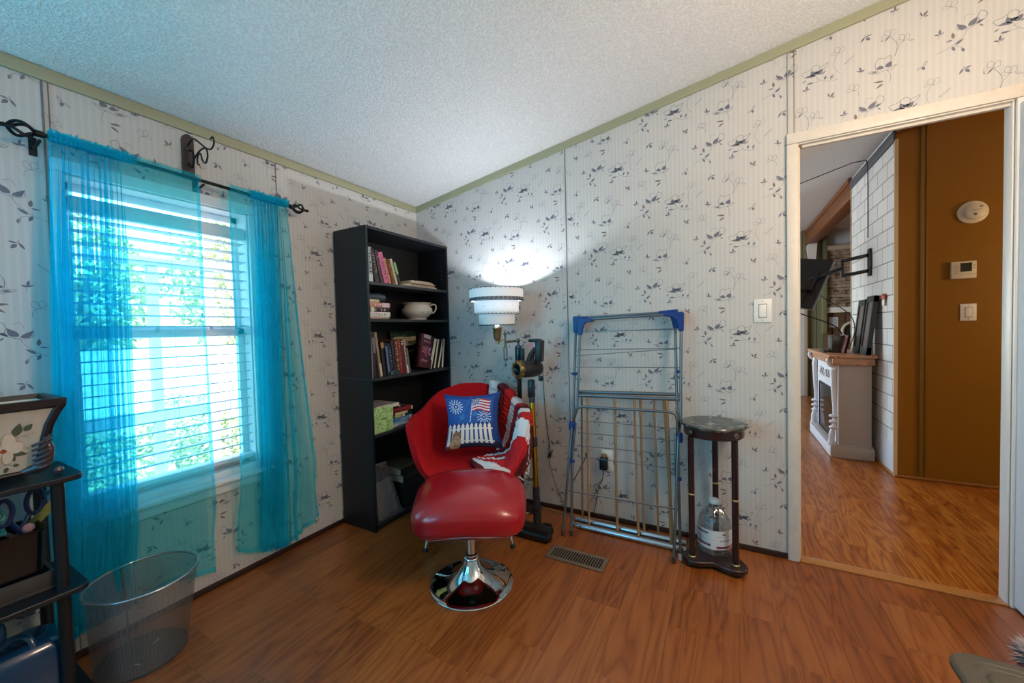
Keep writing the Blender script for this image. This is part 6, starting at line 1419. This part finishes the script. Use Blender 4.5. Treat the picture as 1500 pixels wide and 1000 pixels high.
# ================================================================ OUTSIDE THE WINDOW
g = MB().grid(lambda u, v: (-.12 - 30 * u, -12 + 28 * v, -.62 - .0 * u + .03 * mnoise.noise(Vector((u * 20, v * 20, 0)))), 24, 24)
m = bpy.data.materials.new('gravel_ground'); m.use_nodes = True; N = NT(m); b = m.node_tree.nodes['Principled BSDF']; tc = N.n('TexCoord'); no = N.n('TexNoise', i_Scale=2.2, i_Detail=8.0, i_Roughness=.7); N.l(tc.outputs['Object'], no.inputs['Vector']); N.l(N.ramp(no.outputs[0], [(.35, '6f7a58'), (.5, 'b5ad9c'), (.62, 'cfc7bc')]), b.inputs['Base Color']); b.inputs['Roughness'].default_value = .95
gg = g.build('ground', m, kind='structure')
t = thing('panel_fence', 'long white panel fence across the yard outside the window', 'fence', (-9, 3, -.62))
for k in range(12):
    y = -4 + k * 1.2
    MB().box((-9.03, y, -.60), (-9.0, y + 1.15, .98)).build('fence_panel', mat('fence_white', 'e2e4ea', .6), t); MB().box((-9.06, y - .05, -.62), (-8.98, y + .03, 1.06)).build('fence_post', MATS['fence_white'], t)
t = thing('porch_roof', 'pale porch beam carried on two posts just outside the window', 'porch', (-2.5, -.5, -.6))
M_PORCH = mat('porch_paint', '8fa0b8', .6)
for y in (-.775, -.33): MB().box((-2.54, y - .035, -.6), (-2.47, y + .035, 1.86)).build('porch_post', M_PORCH, t)
MB().box((-2.56, -3.2, 1.845), (-2.46, 2.4, 1.915)).build('porch_beam', M_PORCH, t)
MB().box((-2.53, -3.2, .42), (-2.48, 2.4, .52)).build('porch_rail', M_PORCH, t)
M_LEAVES = [mat('leaf_%d' % i, c, .6) for i, c in enumerate(('9aae74', 'b4c488', '84996a', 'c6d2a0'))]
def foliage(mb, c, R_, n, leaf, r):
    for k in range(n):
        a = r.uniform(0, 2 * PI); b_ = math.acos(r.uniform(-1, 1)); q = r.uniform(.45, 1) ** .5
        d = Vector((math.sin(b_) * math.cos(a), math.sin(b_) * math.sin(a), math.cos(b_)))
        p = Vector(c) + Vector((d.x * R_[0], d.y * R_[1], d.z * R_[2])) * q * (1 + .25 * mnoise.noise(d * 2.5))
        x = Vector((r.uniform(-1, 1), r.uniform(-1, 1), r.uniform(-1, 1))).normalized(); y = x.cross(Vector((r.uniform(-1, 1), r.uniform(-1, 1), r.uniform(-1, 1)))).normalized()
        L_ = leaf * r.uniform(.6, 1.3); mb.add([p - x * L_, p + y * L_ * .45, p + x * L_, p - y * L_ * .45], [(0, 1, 2, 3)], r.randrange(4))
ro = random.Random(11)
for i, (x, y, h, lb) in enumerate(((-13, 5.0, 5.5, 'leafy green tree beyond the white fence, rightmost through the window'), (-13.5, 1.3, 5.0, 'leafy green tree beyond the white fence, in the middle of the window'), (-13, -2.4, 5.6, 'leafy green tree beyond the white fence, at the left of the window'), (-15, 9.0, 6.4, 'taller tree far back at the right beyond the fence'))):
    t = thing('tree', lb, 'tree', (x, y, -.62), group='trees beyond the fence')
    MB().tube(bez([(x, y, -.62), (x + .1, y + .1, 1.2), (x, y + .2, h * .6)], 4), .16, n=8).build('trunk', mat('bark', '5b4a3a', .9), t)
    f = MB(); foliage(f, (x, y, h * .52), (1.75, 1.75, h * .42), 2600, .14, ro); f.build('crown', M_LEAVES, t, fix=False)
for i, (x, y, r_, lb) in enumerate(((-3.6, -.9, .55, 'pale green bush near the left side of the window'), (-3.9, .25, .50, 'green bush below the middle of the window'), (-4.3, 1.3, .55, 'green bush in the yard to the right of the window'), (-5.6, .6, .6, 'bush further out in the yard between the porch posts'), (-2.0, -.35, .33, 'small low plant right outside the window sill'))):
    t = thing('bush', lb, 'bush', (x, y, -.62), group='bushes in the yard')
    f = MB(); foliage(f, (x, y, -.62 + r_ * .7), (r_, r_, r_ * .75), 1500, .045, ro); f.build('leaves', M_LEAVES, t, fix=False)
    MB().tube([(x, y, -.62), (x, y, -.62 + r_ * .6)], .02, n=6).build('stem', MATS['bark'], t)
